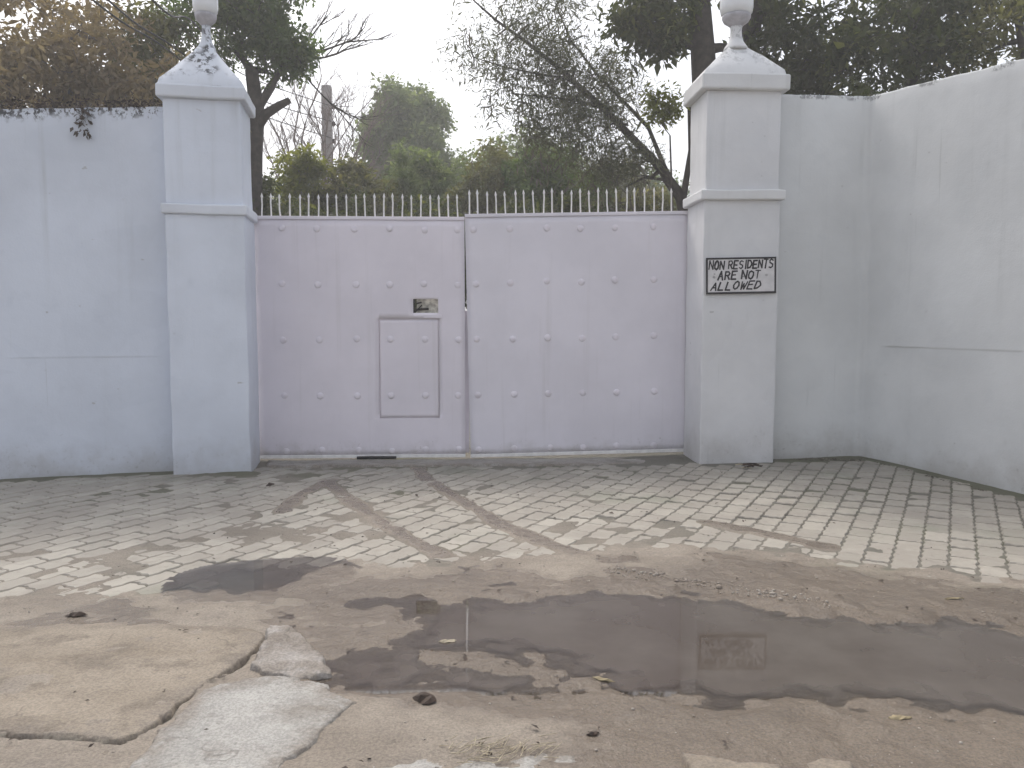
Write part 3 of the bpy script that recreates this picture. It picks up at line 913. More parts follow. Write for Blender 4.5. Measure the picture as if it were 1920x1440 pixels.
def leaf(loc, W, ztop, z0, mat, label, hinge_left, cols, rows, holes, seed, ry, nsp, sp_off):
    root = empty('gate_leaf', loc, GROT, ry)
    tag(root, label, 'gate', 'leaves of the steel gate')
    panel('sheet_panel', W, z0, ztop, holes, mat, root, seed)
    bar('top_rail', -0.0, W, -0.014, 0.045, ztop - 0.004, ztop + 0.030, mat, root)
    bar('bottom_rail', 0.0, W, -0.010, -0.0035, z0 - 0.014, z0 + 0.022, M['spike'], root)
    for xa in (0.006, W - 0.046): bar('stile', xa, xa + 0.04, 0.004, 0.044, z0, ztop - 0.006, mat, root)
    sm = studm if mat is M['gate'] else studm.copy()
    if not sm.materials: sm.materials.append(mat)
    for zr in rows:
        for xc in cols:
            if any(a - 0.03 < xc < b + 0.03 and c - 0.03 < zr < d + 0.03 for a, b, c, d in holes): continue
            rr = random.Random(int(xc * 1000 + zr * 77))
            obj_mesh('stud', sm, root, (xc + rr.uniform(-.008, .008), -0.0025, zr + rr.uniform(-.010, .010)), (rr.uniform(-.12, .12), rr.uniform(0, 6), 0), (1, rr.uniform(0.7, 1.1), 1))
    return root


studm.materials.append(M['gate'])
# left leaf
zt = 2.555
door = (1.283, 1.925, 0.445, 1.515)
slot = (1.652, 1.915, 1.575, 1.722)
colsL = [0.283, 0.657, 1.050, 1.405, 1.772, 2.128]
rowsL = [2.455, 1.873, 1.295, 0.692, 0.100]
gl = leaf((AX, AY, 0), LW_, zt, 0.035, M['gate'], 'pale lilac steel gate leaf with the small wicket door', True, colsL, rowsL, [door, slot], 3.0, 0, 22, 0.07)
dm = panel('wicket_door', door[1] - door[0] - 0.012, door[2] + 0.012, door[3] - 0.014, [], M['gate'], gl, 9.0, y=0.012, x0=door[0] + 0.006, amp=0.004)
for xc, zr in ((1.405, 1.295), (1.772, 1.295), (1.405, 0.692), (1.772, 0.692)):
    obj_mesh('stud', studm, dm, (xc, 0.0095, zr), (0, xc * 3, 0), (1, 0.9, 1))
bar('door_frame_bar', door[0] - 0.02, door[1] + 0.03, 0.02, 0.03, door[3] - 0.04, door[3] + 0.035, M['gate'], gl)
bar('door_frame_bar', door[0] - 0.03, door[1] + 0.03, 0.02, 0.03, door[2] - 0.04, door[2] + 0.03, M['gate'], gl)
bar('door_frame_bar', door[0] - 0.035, door[0] + 0.025, 0.0195, 0.0295, door[2] + 0.032, door[3] - 0.042, M['gate'], gl)
bar('door_frame_bar', door[1] - 0.025, door[1] + 0.035, 0.0195, 0.0295, door[2] + 0.032, door[3] - 0.042, M['gate'], gl)
bar('drip_strip', 1.76, 1.955, -0.014, -0.003, door[3] + 0.006, door[3] + 0.042, M['gate'], gl)
# hand slot: bolt and bracket seen through the opening
bar('slot_frame', slot[0] - 0.01, slot[0] + 0.014, 0.004, 0.05, slot[2] - 0.01, slot[3] + 0.01, M['dark_iron'], gl)
tb = Tubes(); tb.add([(slot[0] + 0.02, 0.06, slot[2] + 0.035), (slot[0] + 0.16, 0.06, slot[2] + 0.045)], [0.012, 0.012], 8)
tb.add([(slot[0] + 0.02, 0.045, slot[2] + 0.012), (slot[0] + 0.09, 0.05, slot[2] + 0.085)], [0.008, 0.008], 6)
tb.add([(slot[0] + 0.03, 0.05, slot[2] + 0.10), (slot[0] + 0.085, 0.05, slot[2] + 0.115)], [0.010, 0.010], 6)
tb.build('sliding_bolt', M['dark_iron'], gl)
bar('back_plate', slot[0] + 0.03, slot[1] + 0.02, 0.09, 0.094, slot[2] - 0.02, slot[3] + 0.03, simple('back_plate_paint', (0.46, 0.46, 0.41), 0.7, 0.4, 22, 0.3), gl)
for i in range(22):
    m_ = spike_mesh(i, 0.245); m_.materials.append(M['spike'])
    obj_mesh('spike', m_, gl, (0.085 + i * 0.0975 + random.uniform(-.006, .006), 0.012, zt + 0.028), (random.uniform(-.03, .03), random.uniform(-.035, .035), random.uniform(0, 3)), (1, 1, random.uniform(0.93, 1.05)))
# strip that closes the lower half of the slit
bar('cover_strip', LW_ - 0.035, LW_ + 0.044, 0.046, 0.051, 0.06, 1.60, M['gate'], gl)
bar('latch_bar', LW_ - 0.05, LW_ + 0.036, 0.052, 0.062, 1.44, 1.50, M['dark_iron'], gl)
# right leaf, sagging slightly at its free edge
sx = LW_ + GAP
gr_ = leaf((AX + gd[0] * sx, AY + gd[1] * sx, 0.0), RW_, 2.585, 0.03, M['gate_r'], 'pale grey lilac steel gate leaf without a wicket door', False,
           [0.095, 0.478, 0.860, 1.232, 1.597, 2.003], [2.455, 1.89, 1.285, 0.69, 0.095], [], 13.0, -R(1.15), 22, 0.07)
for i in range(23):
    m_ = spike_mesh(100 + i, 0.255); m_.materials.append(M['spike'])
    obj_mesh('spike', m_, gr_, (0.045 + i * 0.0985 + random.uniform(-.006, .006), 0.012, 2.585 + 0.028), (random.uniform(-.03, .03), random.uniform(-.035, .035), random.uniform(0, 3)), (1, 1, random.uniform(0.93, 1.05)))

# black strip under the gate, mud lip
bm = bmesh.new()
t = Tubes(); t.add([(-1.66, 8.475, 0.028), (-1.5, 8.478, 0.030), (-1.24, 8.487, 0.029)], [0.017, 0.018, 0.016], 8)
o = t.build('black_strip', M['strip_black'])
tag(o, 'short black strip under the leaf with the wicket', 'strip')

# ------------------------------------------------------------------ notice on the pillar
SW, SH = 0.70, 0.352
sg = empty('notice_sign', (RPX + math.cos(RROT) * 0.0, RPY - 0.012, 1.765), RROT)
tag(sg, 'hand painted white notice with black frame and black capitals', 'sign')
sg.rotation_euler = (0, R(-1.2), RROT)
bar('board', -SW / 2, SW / 2, -0.012, 0.004, 0, SH, M['sign_white'], sg, 0.002)
e = 0.013
bar('frame_bar', -SW / 2 - 0.004, SW / 2 + 0.004, -0.018, -0.002, SH - e, SH + 0.004, M['sign_black'], sg, 0.002)
bar('frame_bar', -SW / 2 - 0.004, SW / 2 + 0.004, -0.018, -0.002, -0.004, e + 0.003, M['sign_black'], sg, 0.002)
bar('frame_bar', -SW / 2 - 0.0035, -SW / 2 + e, -0.0175, -0.002, e + 0.0035, SH - e - 0.0005, M['sign_black'], sg, 0.002)
bar('frame_bar', SW / 2 - e, SW / 2 + 0.0035, -0.0175, -0.002, e + 0.0035, SH - e - 0.0005, M['sign_black'], sg, 0.002)
GL = {'N': [[(0, 0), (0, 1), (1, 0), (1, 1)]], 'O': [[(.5, 1), (.12, .85), (0, .5), (.12, .15), (.5, 0), (.88, .15), (1, .5), (.88, .85), (.5, 1)]],
      'R': [[(0, 0), (0, 1), (.7, .98), (.95, .78), (.7, .52), (0, .48)], [(.45, .5), (1, 0)]], 'E': [[(1, 1), (0, 1), (0, 0), (1, 0)], [(0, .52), (.8, .52)]],
      'S': [[(.95, .88), (.5, 1), (.1, .85), (.12, .6), (.85, .42), (.92, .15), (.5, 0), (.05, .1)]], 'I': [[(.5, 0), (.5, 1)]],
      'D': [[(0, 0), (0, 1), (.6, .95), (1, .6), (1, .4), (.6, .05), (0, 0)]], 'T': [[(.5, 0), (.5, 1)], [(0, 1), (1, 1)]],
      'A': [[(0, 0), (.5, 1), (1, 0)], [(.2, .36), (.8, .36)]], 'L': [[(0, 1), (0, 0), (.9, 0)]], 'W': [[(0, 1), (.22, 0), (.5, .75), (.78, 0), (1, 1)]]}


def write(text, x0, x1, z0, hgt, slant, parent, seed, rise=0.0):
    r = random.Random(seed)
    adv = (x1 - x0) / sum(0.55 if ch in ' I' else 1.0 for ch in text)
    x = x0
    for ch in text:
        wd = adv * (0.55 if ch in ' I' else 1.0)
        V_, F_ = [], []
        for ln in GL.get(ch, []):
            bw = r.uniform(0.0068, 0.0095)
            pts = []
            hz_ = hgt * r.uniform(0.94, 1.05); z_ = z0 + rise * (x - x0) + r.uniform(-.003, .003)
            for px, pz in ln:
                pts.append(Vector((x + px * wd * 0.68 + pz * hgt * slant + r.uniform(-.002, .002), z_ + pz * hz_ + r.uniform(-.002, .002))))
            for a, b in zip(pts[:-1], pts[1:]):
                d = (b - a).normalized(); a2 = a - d * bw * 0.6; b2 = b + d * bw * 0.6
                nn = Vector((-d.y, d.x)) * bw
                b0 = len(V_)
                yy = -0.0138 - 0.00006 * (len(V_) % 40)
                for q, s in ((a2, nn * r.uniform(.75, 1.05)), (b2, nn * r.uniform(.75, 1.05))):
                    V_.append((q.x + s.x, yy, q.y + s.y)); V_.append((q.x - s.x, yy, q.y - s.y))
                F_.append((b0, b0 + 1, b0 + 3, b0 + 2))
        if F_: mesh_np('letter', V_, F_, M['sign_black'], parent)
        x += wd


write('NON RESIDENTS', -0.325, 0.335, 0.242, 0.080, 0.12, sg, 1, 0.012)
write('ARE NOT', -0.235, 0.205, 0.138, 0.080, 0.16, sg, 2, 0.018)
write('ALLOWED', -0.310, 0.205, 0.034, 0.074, 0.40, sg, 3, 0.03)
for bxx, bzz, rr in ((-0.275, 0.165, 0.017), (0.255, 0.178, 0.016), (-0.268, 0.195, 0.010), (0.022, 0.165, 0.009)):
    V_ = [(bxx + rr * math.cos(a) * random.uniform(.6, 1.1), -0.0127, bzz + rr * math.sin(a) * random.uniform(.6, 1.1)) for a in np.linspace(0, 6.28, 13)[:-1]]
    mm_ = bpy.data.meshes.new('paint_blot'); mm_.from_pydata(V_, [], [tuple(range(12))]); mm_.materials.append(M['sign_blot'])
    obj_mesh('paint_blot', mm_, sg)

# ------------------------------------------------------------------ trees
def smooth_path(pts, k=8):
    P_ = [Vector(p) for p in pts]; o = []
    for i in range(len(P_) - 1):
        p0 = P_[max(i - 1, 0)]; p1 = P_[i]; p2 = P_[i + 1]; p3 = P_[min(i + 2, len(P_) - 1)]
        for j in range(k):
            t = j / k
            o.append(0.5 * ((2 * p1) + (p2 - p0) * t + (2 * p0 - 5 * p1 + 4 * p2 - p3) * t * t + (3 * p1 - p0 - 3 * p2 + p3) * t ** 3))
    return o + [P_[-1]]


def leaf_cloud(name, centers, sig, per, size, aspect, mat, parent, seed, droop=0.0, flat=1.0, upb=0.4, sv=0.3, tone=None):
    r = np.random.default_rng(seed)
    cs = np.asarray(centers, float)
    n = len(cs)
    rad = sig * r.uniform(0.6, 1.3, n)
    cnt = np.maximum(1, (per * r.uniform(0.5, 1.4, n)).astype(int))
    ci = np.repeat(np.arange(n), cnt)
    N = len(ci)
    d = r.normal(size=(N, 3)); d /= np.linalg.norm(d, axis=1)[:, None] + 1e-9
    rr = r.random(N) ** 0.5
    p = cs[ci] + d * (rr * rad[ci])[:, None] * np.array([1, 1, flat])
    p[:, 2] -= droop * rr ** 2 * rad[ci]
    nrm = r.normal(size=(N, 3)) + np.array([0, 0, upb]) + d * 0.6
    nrm /= np.linalg.norm(nrm, axis=1)[:, None]
    ax = r.normal(size=(N, 3)) + d * 0.8 - np.array([0, 0, 0.35 + droop])
    ax -= nrm * (ax * nrm).sum(1)[:, None]
    ax /= np.linalg.norm(ax, axis=1)[:, None] + 1e-9
    sd2 = np.cross(nrm, ax)
    L = size * np.exp(r.normal(0, sv, N)); Wd = L * aspect
    V_ = np.empty((N, 4, 3))
    V_[:, 0] = p
    V_[:, 1] = p + ax * (L * .45)[:, None] + sd2 * (Wd * .5)[:, None] + nrm * (L * .06)[:, None]
    V_[:, 2] = p + ax * L[:, None] - nrm * (L * .10)[:, None]
    V_[:, 3] = p + ax * (L * .45)[:, None] - sd2 * (Wd * .5)[:, None] + nrm * (L * .06)[:, None]
    ct = r.random(n)
    var = np.clip(ct[ci] * 0.6 + r.random(N) * 0.45, 0, 1)
    F_ = np.arange(N * 4).reshape(N, 4)
    return mesh_np(name, V_.reshape(-1, 3), F_, mat, parent, False, {'var': np.repeat(var, 4)})


def grow(trunk, centers, r0, r1, tubes, seed, nod=None, wig=0.08, tipr=0.006, bend=0.12):
    """connect every clump to the nearest part of the tree already grown"""
    r = random.Random(seed)
    nodes = []
    pts = [Vector(p) for p in trunk]
    k = len(pts)
    rad = [r0 + (r1 - r0) * i / (k - 1) for i in range(k)]
    tubes.add(pts, rad, 9)
    for i in range(k - 1):
        for t in (0, .33, .66): nodes.append((pts[i].lerp(pts[i + 1], t), rad[i]))
    nodes = nodes[len(nodes) // 3:]
    nodes.append((pts[-1], rad[-1]))
    for (ex, er) in (nod or []): nodes.append((Vector(ex), er))
    base = pts[-1]
    for c in sorted((Vector(c) for c in centers), key=lambda c: min((c - n[0]).length for n in nodes)):
        best = min(nodes, key=lambda n: (c - n[0]).length + 0.7 * max(0, n[0].z - c.z))
        a, ra = best
        L = (c - a).length
        if L < 0.03: continue
        ks = max(2, int(L / 0.25))
        pl = []
        up = Vector((r.uniform(-1, 1), r.uniform(-1, 1), 0.7)) * bend * L
        for i in range(ks + 1):
            t = i / ks
            pl.append(a.lerp(c, t) + up * (4 * t * (1 - t)) * 0.5 + (Vector((r.uniform(-1, 1), r.uniform(-1, 1), r.uniform(-1, 1))) * wig * L / ks if 0 < i else Vector()))
        rs = min(ra * 0.72, 0.10); re = max(tipr, rs * 0.45)
        rads = [rs + (re - rs) * i / ks for i in range(ks + 1)]
        tubes.add(pl, rads, 5)
        for i in range(1, ks + 1): nodes.append((pl[i], rads[i]))


def blob_pts(blobs, seed, shell=0.5):
    r = np.random.default_rng(seed)
    o = []
    for cx, cy, cz, rx, ry, rz, n in blobs:
        d = r.normal(size=(n, 3)); d /= np.linalg.norm(d, axis=1)[:, None]
        q = r.random(n) ** (1 / 3 * (1 - shell) + 0.12 * shell)
        lump = 0.78 + 0.3 * np.sin(d[:, 0] * 5 + seed) * np.cos(d[:, 2] * 4 + seed * 2)
        o.append(np.array([cx, cy, cz]) + d * (q * lump)[:, None] * np.array([rx, ry, rz]))
    return np.concatenate(o)


def tree(name, label, cat, trunk, blobs, r0, r1, bark, lmat, seed, sig=0.35, per=60, size=0.09, aspect=0.5, shell=0.4, extra=None, crown='crown', group=None, branch_every=1, **kw):
    root = empty(name, trunk[0])
    tag(root, label, cat, group)
    cs = blob_pts(blobs, seed, shell)
    tb = Tubes()
    grow(trunk, cs[::branch_every], r0, r1, tb, seed)
    for pl, rd in (extra or []): tb.add(pl, rd, 7)
    o = tb.build('trunk', bark, root)
    o.matrix_parent_inverse = Matrix.Translation(-Vector(trunk[0]))
    o2 = leaf_cloud(crown, cs, sig, per, size, aspect, lmat, root, seed, **kw)
    o2.matrix_parent_inverse = Matrix.Translation(-Vector(trunk[0]))
    return root


LM = {}
LM['brown'] = leafmat('leaf_dry_brown', (0.17, 0.132, 0.085), (0.235, 0.185, 0.122), (0.33, 0.27, 0.19), 0.5)
LM['olive'] = leafmat('leaf_olive', (0.08, 0.088, 0.038), (0.13, 0.135, 0.055), (0.21, 0.20, 0.085), 0.52)
LM['mid'] = leafmat('leaf_mid_green', (0.052, 0.092, 0.030), (0.085, 0.135, 0.040), (0.15, 0.195, 0.06), 0.55)
LM['grey'] = leafmat('leaf_grey_green', (0.105, 0.145, 0.07), (0.145, 0.19, 0.09), (0.225, 0.27, 0.13), 0.55)
LM['dark'] = leafmat('leaf_dark_green', (0.032, 0.046, 0.016), (0.060, 0.076, 0.024), (0.13, 0.145, 0.044), 0.48)
LM['yellow'] = leafmat('leaf_yellow_green', (0.115, 0.135, 0.022), (0.165, 0.185, 0.030), (0.23, 0.24, 0.05), 0.5)
LM['pod'] = leafmat('leaf_dry_pod', (0.075, 0.070, 0.062), (0.11, 0.10, 0.088), (0.15, 0.145, 0.10), 0.3)
LM['acacia'] = leafmat('leaf_acacia', (0.075, 0.085, 0.055), (0.10, 0.11, 0.066), (0.15, 0.16, 0.08), 0.4)

# dry brown thicket tree behind the left wall
tree('dry_tree', 'dry brown leafed tree rising behind the bluish wall', 'tree', [(-6.9, 12.2, 0), (-6.8, 12.2, 2.0), (-6.5, 12.1, 4.0), (-6.4, 12.0, 5.6)],
     [(-6.9, 12.0, 4.7, 1.9, 1.3, 1.35, 230), (-5.7, 12.3, 4.5, 1.1, 1.0, 1.1, 110), (-6.9, 12.4, 6.4, 1.9, 1.2, 1.0, 70)], 0.14, 0.06, M['bark_grey'], LM['brown'], 11, sig=0.28, per=60, size=0.11, aspect=0.42)
tree('olive_tree', 'low olive green tree between the dry tree and the mildewed pillar', 'tree', [(-5.6, 13.6, 0), (-5.55, 13.6, 2.0), (-5.5, 13.6, 4.0)],
     [(-5.5, 13.4, 4.9, 1.0, 0.9, 0.95, 90), (-5.9, 13.5, 6.0, 0.8, 0.8, 0.8, 40)], 0.11, 0.05, M['bark_grey'], LM['olive'], 12, sig=0.27, per=60, size=0.11, aspect=0.42)
# umbrella-shaped green tree with a forked dark trunk
tree('spreading_tree', 'spreading green tree with a dark forked trunk beside the mildewed pillar', 'tree', [(-4.62, 14.2, 0), (-4.58, 14.2, 2.6), (-4.50, 14.2, 4.4), (-4.42, 14.2, 5.1), (-4.5, 14.2, 5.8)],
     [(-4.7, 14.2, 6.75, 1.35, 1.1, 0.85, 150), (-3.95, 14.3, 6.15, 0.62, 0.8, 0.48, 46), (-4.9, 14.0, 7.8, 1.2, 1.0, 0.7, 60)], 0.20, 0.11, M['bark_dark'], LM['mid'], 13, sig=0.27, per=75, size=0.095, aspect=0.45,
     extra=[([(-4.5, 14.2, 4.75), (-4.25, 14.15, 5.05), (-4.0, 14.1, 5.18), (-3.82, 14.1, 5.27)], [0.11, 0.085, 0.07, 0.055]), ([(-4.4, 14.2, 5.15), (-4.15, 14.2, 5.5), (-3.95, 14.2, 5.95)], [0.07, 0.05, 0.03])])


def bare(name, label, base, stems, seed, levels=3, spread=0.6, mat='twig', lines=()):
    """leafless branching shrub or limb"""
    r = random.Random(seed)
    root = empty(name, base)
    tb = Tubes()
    def go(p, d, L, rad, lv):
        pts = [p]; q = p
        for i in range(4):
            d = (d + Vector((r.uniform(-1, 1), r.uniform(-1, 1), r.uniform(-.6, .8))) * 0.22).normalized()
            q = q + d * L / 4
            pts.append(q)
        tb.add(pts, [rad * (1 - 0.13 * i) for i in range(5)], 5)
        if lv > 0:
            for i in range(r.randint(3, 4)):
                b = pts[r.randint(1, 4)]
                nd = (d + Vector((r.uniform(-1, 1), r.uniform(-1, 1), r.uniform(-.5, .9))) * spread).normalized()
                go(b, nd, L * r.uniform(.5, .75), rad * 0.55, lv - 1)
    for pl, rd in lines: tb.add(smooth_path(pl, 5), np.linspace(rd[0], rd[1], (len(pl) - 1) * 5 + 1).tolist(), 7)
    for p, d, L, rad, *lv in stems: go(Vector(p), Vector(d).normalized(), L, rad, lv[0] if lv else levels)
    o = tb.build('branches', M[mat], root)
    o.matrix_parent_inverse = Matrix.Translation(-Vector(base))
    return tag(root, label, 'tree')


_r = random.Random(77)
_st = [((_r.uniform(-5.6, -3.7), _r.uniform(19.4, 20.6), _r.uniform(4.3, 6.0)), (_r.uniform(-.5, .5), _r.uniform(-.1, .1), 1), _r.uniform(1.1, 1.7), 0.022) for _ in range(22)]
bare('bare_tree', 'leafless tree with fine pinkish twigs beside the utility pole', (-4.5, 20, 0), _st, 5, 3, 0.8, 'twig',
     [([(-4.5, 20, 0), (-4.45, 20, 2), (-4.4, 20, 3.4), (-4.3, 20, 5.0)], (0.07, 0.03))] + [([(-4.45, 20, 2.2), tuple((Vector((-4.45, 20, 2.2)) + Vector(q[0])) / 2 + Vector((0, 0, .2))), q[0]], (0.035, 0.02)) for q in _st])
bare('bare_limb_tree', 'bare dark branches reaching out past the spreading tree into white sky', (-4.86, 15.2, 0),
     [((-4.0, 15.2, 6.3), (1, 0, 0.45), 1.0, 0.032), ((-3.9, 15.2, 6.3), (1, 0.1, 0.05), 0.9, 0.025), ((-3.95, 15.2, 6.2), (0.7, 0.0, -0.7), 1.0, 0.022), ((-4.0, 15.2, 6.4), (0.8, 0.0, 0.9), 0.9, 0.022)], 8, 3, 0.55, 'bark_dark',
     [([(-4.86, 15.2, 0), (-4.84, 15.2, 2.6), (-4.80, 15.2, 4.8), (-4.5, 15.2, 5.8), (-3.95, 15.2, 6.3)], (0.11, 0.04))])

# round hazy tree in the middle distance
tree('round_tree', 'rounded grey green tree standing in the distance over the gate', 'tree', [(-3.6, 28, 0), (-3.6, 28, 3), (-3.5, 28, 5.5)],
     [(-3.65, 28, 7.9, 1.75, 1.6, 1.95, 230), (-4.3, 28.5, 6.2, 1.7, 1.6, 1.5, 120), (-2.6, 28, 6.0, 1.6, 1.4, 1.5, 110)], 0.22, 0.12, M['bark_grey'], LM['grey'], 21, sig=0.42, per=110, size=0.15, aspect=0.5)
# shrubs along the drive behind the gate
SHR = [
    ((-4.75, 14.6), [(-4.8, 14.6, 3.3, 1.0, 0.7, 0.85, 130)], 'dark', 'dark leafy bush crowded against the mildewed pillar', 0.075, 120),
    ((-3.2, 13.6), [(-3.2, 13.6, 2.75, 1.05, 0.6, 0.85, 90)], 'dark', 'low dark bush behind the spikes over the wicket leaf', 0.075, 100),
    ((-1.35, 14.0), [(-1.35, 14.0, 2.8, 1.05, 0.6, 0.85, 90)], 'dark', 'low dark bush behind the spikes next to the gate slit', 0.075, 100),
    ((0.5, 13.8), [(0.5, 13.8, 2.85, 1.05, 0.6, 0.85, 90)], 'dark', 'low dark bush behind the spikes of the plain leaf', 0.075, 100),
    ((-4.25, 16.5), [(-4.3, 16.5, 4.3, 0.62, 0.5, 0.75, 70)], 'yellow', 'small yellow green bush above the darker one', 0.085, 70),
    ((-3.3, 17.0), [(-3.3, 17.0, 3.9, 1.0, 0.7, 1.0, 130)], 'olive', 'olive bush at the foot of the utility pole', 0.08, 120),
    ((-1.9, 18.0), [(-1.9, 18.0, 4.0, 1.4, 0.8, 1.45, 190)], 'grey', 'tall grey green bush below the round tree', 0.08, 120),
    ((-0.2, 17.5), [(-0.2, 17.5, 3.9, 1.3, 0.8, 1.40, 180)], 'olive', 'olive green bush before the slit of the gate', 0.08, 120),
    ((1.2, 16.5), [(1.2, 16.5, 3.6, 1.25, 0.7, 1.25, 170), (0.5, 16.8, 4.5, 0.7, 0.5, 0.6, 50)], 'mid', 'green bush under the leaning pod tree', 0.075, 120),
    ((2.75, 16.0), [(2.6, 16.0, 3.3, 1.0, 0.6, 0.9, 100)], 'olive', 'thin bush beside the pillar with the notice', 0.075, 90),
]
for (bx_, by_), bl, lm, lab, sz_, pr in SHR:
    tree('bush', lab, 'bush', [(bx_, by_, 0), (bx_ + .03, by_, 1.2), (bx_, by_, 2.6)], bl + [(bx_, by_, 2.3, bl[0][3] * 0.95, bl[0][4], 1.1, 50)], 0.07, 0.03, M['bark_grey'], LM[lm], int(abs(bx_) * 100) + 5, sig=0.25, per=int(pr * 0.75), size=sz_ * 1.25, aspect=0.42, group='bushes behind the gate')
# further hedge of tree crowns closing the view
for i, (fx, fy, fz, frx, frz, lm, lab) in enumerate([(-9.5, 33, 5.0, 3.0, 2.2, 'grey', 'far pale tree beyond the bare twigs'), (3.4, 30, 5.9, 2.5, 1.8, 'olive', 'far pale tree behind the leaning pod tree'), (0.5, 25, 5.5, 2.1, 1.7, 'grey', 'far grey green tree next to the round tree'), (6.2, 31, 5.0, 2.8, 2.0, 'mid', 'far green tree behind the pillar with the notice')]):
    tree('far_tree', lab, 'tree', [(fx, fy, 0), (fx, fy, 2), (fx, fy, fz)], [(fx, fy, fz, frx, 1.6, frz * 1.1, 200)], 0.15, 0.07, M['bark_grey'], LM[lm], 60 + i, sig=0.55, per=100, size=0.13, aspect=0.45, group='far trees beyond the drive')

# leaning sparse tree with hanging pods
pod_tr = [(2.95, 13, 0), (2.90, 13, 1.8), (2.80, 13, 3.0), (2.66, 13, 3.55), (2.25, 13, 4.05), (1.85, 13, 4.45), (1.45, 13, 4.85), (1.05, 13, 5.2), (0.70, 13, 5.5), (0.25, 13, 5.85), (-0.25, 13, 6.2), (-0.6, 13.0, 6.5)]
root = empty('pod_tree', pod_tr[0])
tag(root, 'sparse leaning tree with thin branches and dry hanging pods above the gate', 'tree')
tb = Tubes()
limb2 = [(2.66, 13.0, 3.5), (2.45, 13.1, 3.95), (2.2, 13.2, 4.6), (1.75, 13.2, 5.05), (1.35, 13.2, 5.45), (0.95, 13.2, 5.95), (0.7, 13.2, 6.5)]
limb3 = [(2.72, 13.0, 3.3), (2.85, 13.0, 4.2), (2.80, 13.0, 5.1)]
limb4 = [(1.45, 13, 4.85), (1.0, 12.9, 4.95), (0.5, 12.9, 5.0), (0.0, 12.9, 5.05)]
limb5 = [(0.9, 13, 5.3), (0.4, 12.9, 5.35), (-0.1, 12.9, 5.45), (-0.6, 12.9, 5.6)]
tb.add(limb2, [0.055, 0.045, 0.035, 0.028, 0.022, 0.016, 0.010], 6)
tb.add(limb3, [0.06, 0.045, 0.03], 6)
tb.add(limb4, [0.028, 0.02, 0.014, 0.008], 6)
tb.add(limb5, [0.022, 0.016, 0.012, 0.007], 6)
tb.add([(2.72, 13, 3.35), (2.4, 12.9, 3.72), (2.1, 12.9, 3.75), (1.8, 12.9, 3.6)], [0.04, 0.03, 0.02, 0.01], 6)
cs = np.concatenate([blob_pts([(0.2, 13, 5.6, 1.4, 0.7, 0.85, 110), (1.3, 13.1, 5.3, 1.1, 0.7, 0.8, 90), (0.9, 13, 4.7, 1.4, 0.7, 0.6, 130), (0.6, 13.2, 6.5, 1.5, 0.7, 0.7, 70), (1.7, 12.9, 4.0, 0.9, 0.5, 0.45, 70)], 31, 0.2)])
extra_nodes = [(p, 0.02) for p in limb2[1:] + limb4 + limb5 + limb3]
grow(pod_tr, cs, 0.10, 0.012, tb, 32, nod=extra_nodes, tipr=0.0045, wig=0.15)
o = tb.build('trunk', M['bark_dark'], root); o.matrix_parent_inverse = Matrix.Translation(-Vector(pod_tr[0]))
o = leaf_cloud('crown', cs, 0.34, 60, 0.080, 0.17, LM['acacia'], root, 33, droop=0.3, sv=0.35); o.matrix_parent_inverse = Matrix.Translation(-Vector(pod_tr[0]))
o = leaf_cloud('pods', cs[::2], 0.30, 7, 0.17, 0.14, LM['pod'], root, 34, droop=2.2, sv=0.25); o.matrix_parent_inverse = Matrix.Translation(-Vector(pod_tr[0]))
tag(o, kind='stuff')
tree('leafy_shoot', 'bright yellow green leafy sapling against the pillar with the notice', 'sapling', [(2.45, 12.0, 0), (2.42, 12, 2.2), (2.32, 12, 4.2)], [(2.18, 12, 4.62, 0.30, 0.3, 0.28, 26)], 0.03, 0.012, M['bark_dark'], LM['yellow'], 41, sig=0.16, per=30, size=0.085, aspect=0.4)

# large dark trees over the right wall
tree('dark_tree', 'large dark green tree with a thick double trunk behind the lamp of the notice pillar', 'tree', [(3.1, 12.6, 0), (3.08, 12.6, 2.5), (3.0, 12.6, 4.6), (2.92, 12.6, 5.6), (2.82, 12.6, 6.6), (2.9, 12.6, 7.6)],
     [(2.2, 12.4, 6.0, 0.75, 0.8, 0.75, 60), (4.4, 12.6, 5.7, 1.2, 1.0, 1.0, 92), (3.2, 12.8, 7.4, 2.0, 1.4, 0.9, 110), (4.0, 12.9, 4.6, 0.8, 0.8, 0.6, 40)], 0.24, 0.15, M['bark_dark'], LM['dark'], 51, sig=0.27, per=55, size=0.125, aspect=0.40,
     extra=[([(3.02, 12.6, 4.5), (3.35, 12.5, 5.2), (3.62, 12.5, 5.9), (3.75, 12.5, 6.8)], [0.20, 0.17, 0.15, 0.12])])
tree('dark_tree', 'dark green tree dense over the bend of the greyish wall', 'tree', [(6.0, 12.0, 0), (5.95, 12, 2.4), (5.9, 12, 4.4), (5.8, 12, 5.8)],
     [(5.6, 12.0, 5.2, 1.25, 1.0, 1.15, 100), (6.3, 12.2, 6.2, 1.2, 1.0, 0.8, 70)], 0.16, 0.07, M['bark_dark'], LM['dark'], 52, sig=0.27, per=50, size=0.12, aspect=0.40)
tree('thin_tree', 'thinner olive tree with sky showing through beyond the greyish wall', 'tree', [(7.6, 11.5, 0), (7.5, 11.5, 2.4), (7.3, 11.5, 4.4), (7.0, 11.5, 5.9)],
     [(7.0, 11.5, 5.5, 1.1, 0.9, 0.9, 70), (8.2, 11.5, 5.4, 1.0, 0.9, 0.9, 45)], 0.11, 0.05, M['bark_dark'], LM['olive'], 53, sig=0.25, per=40, size=0.115, aspect=0.34)
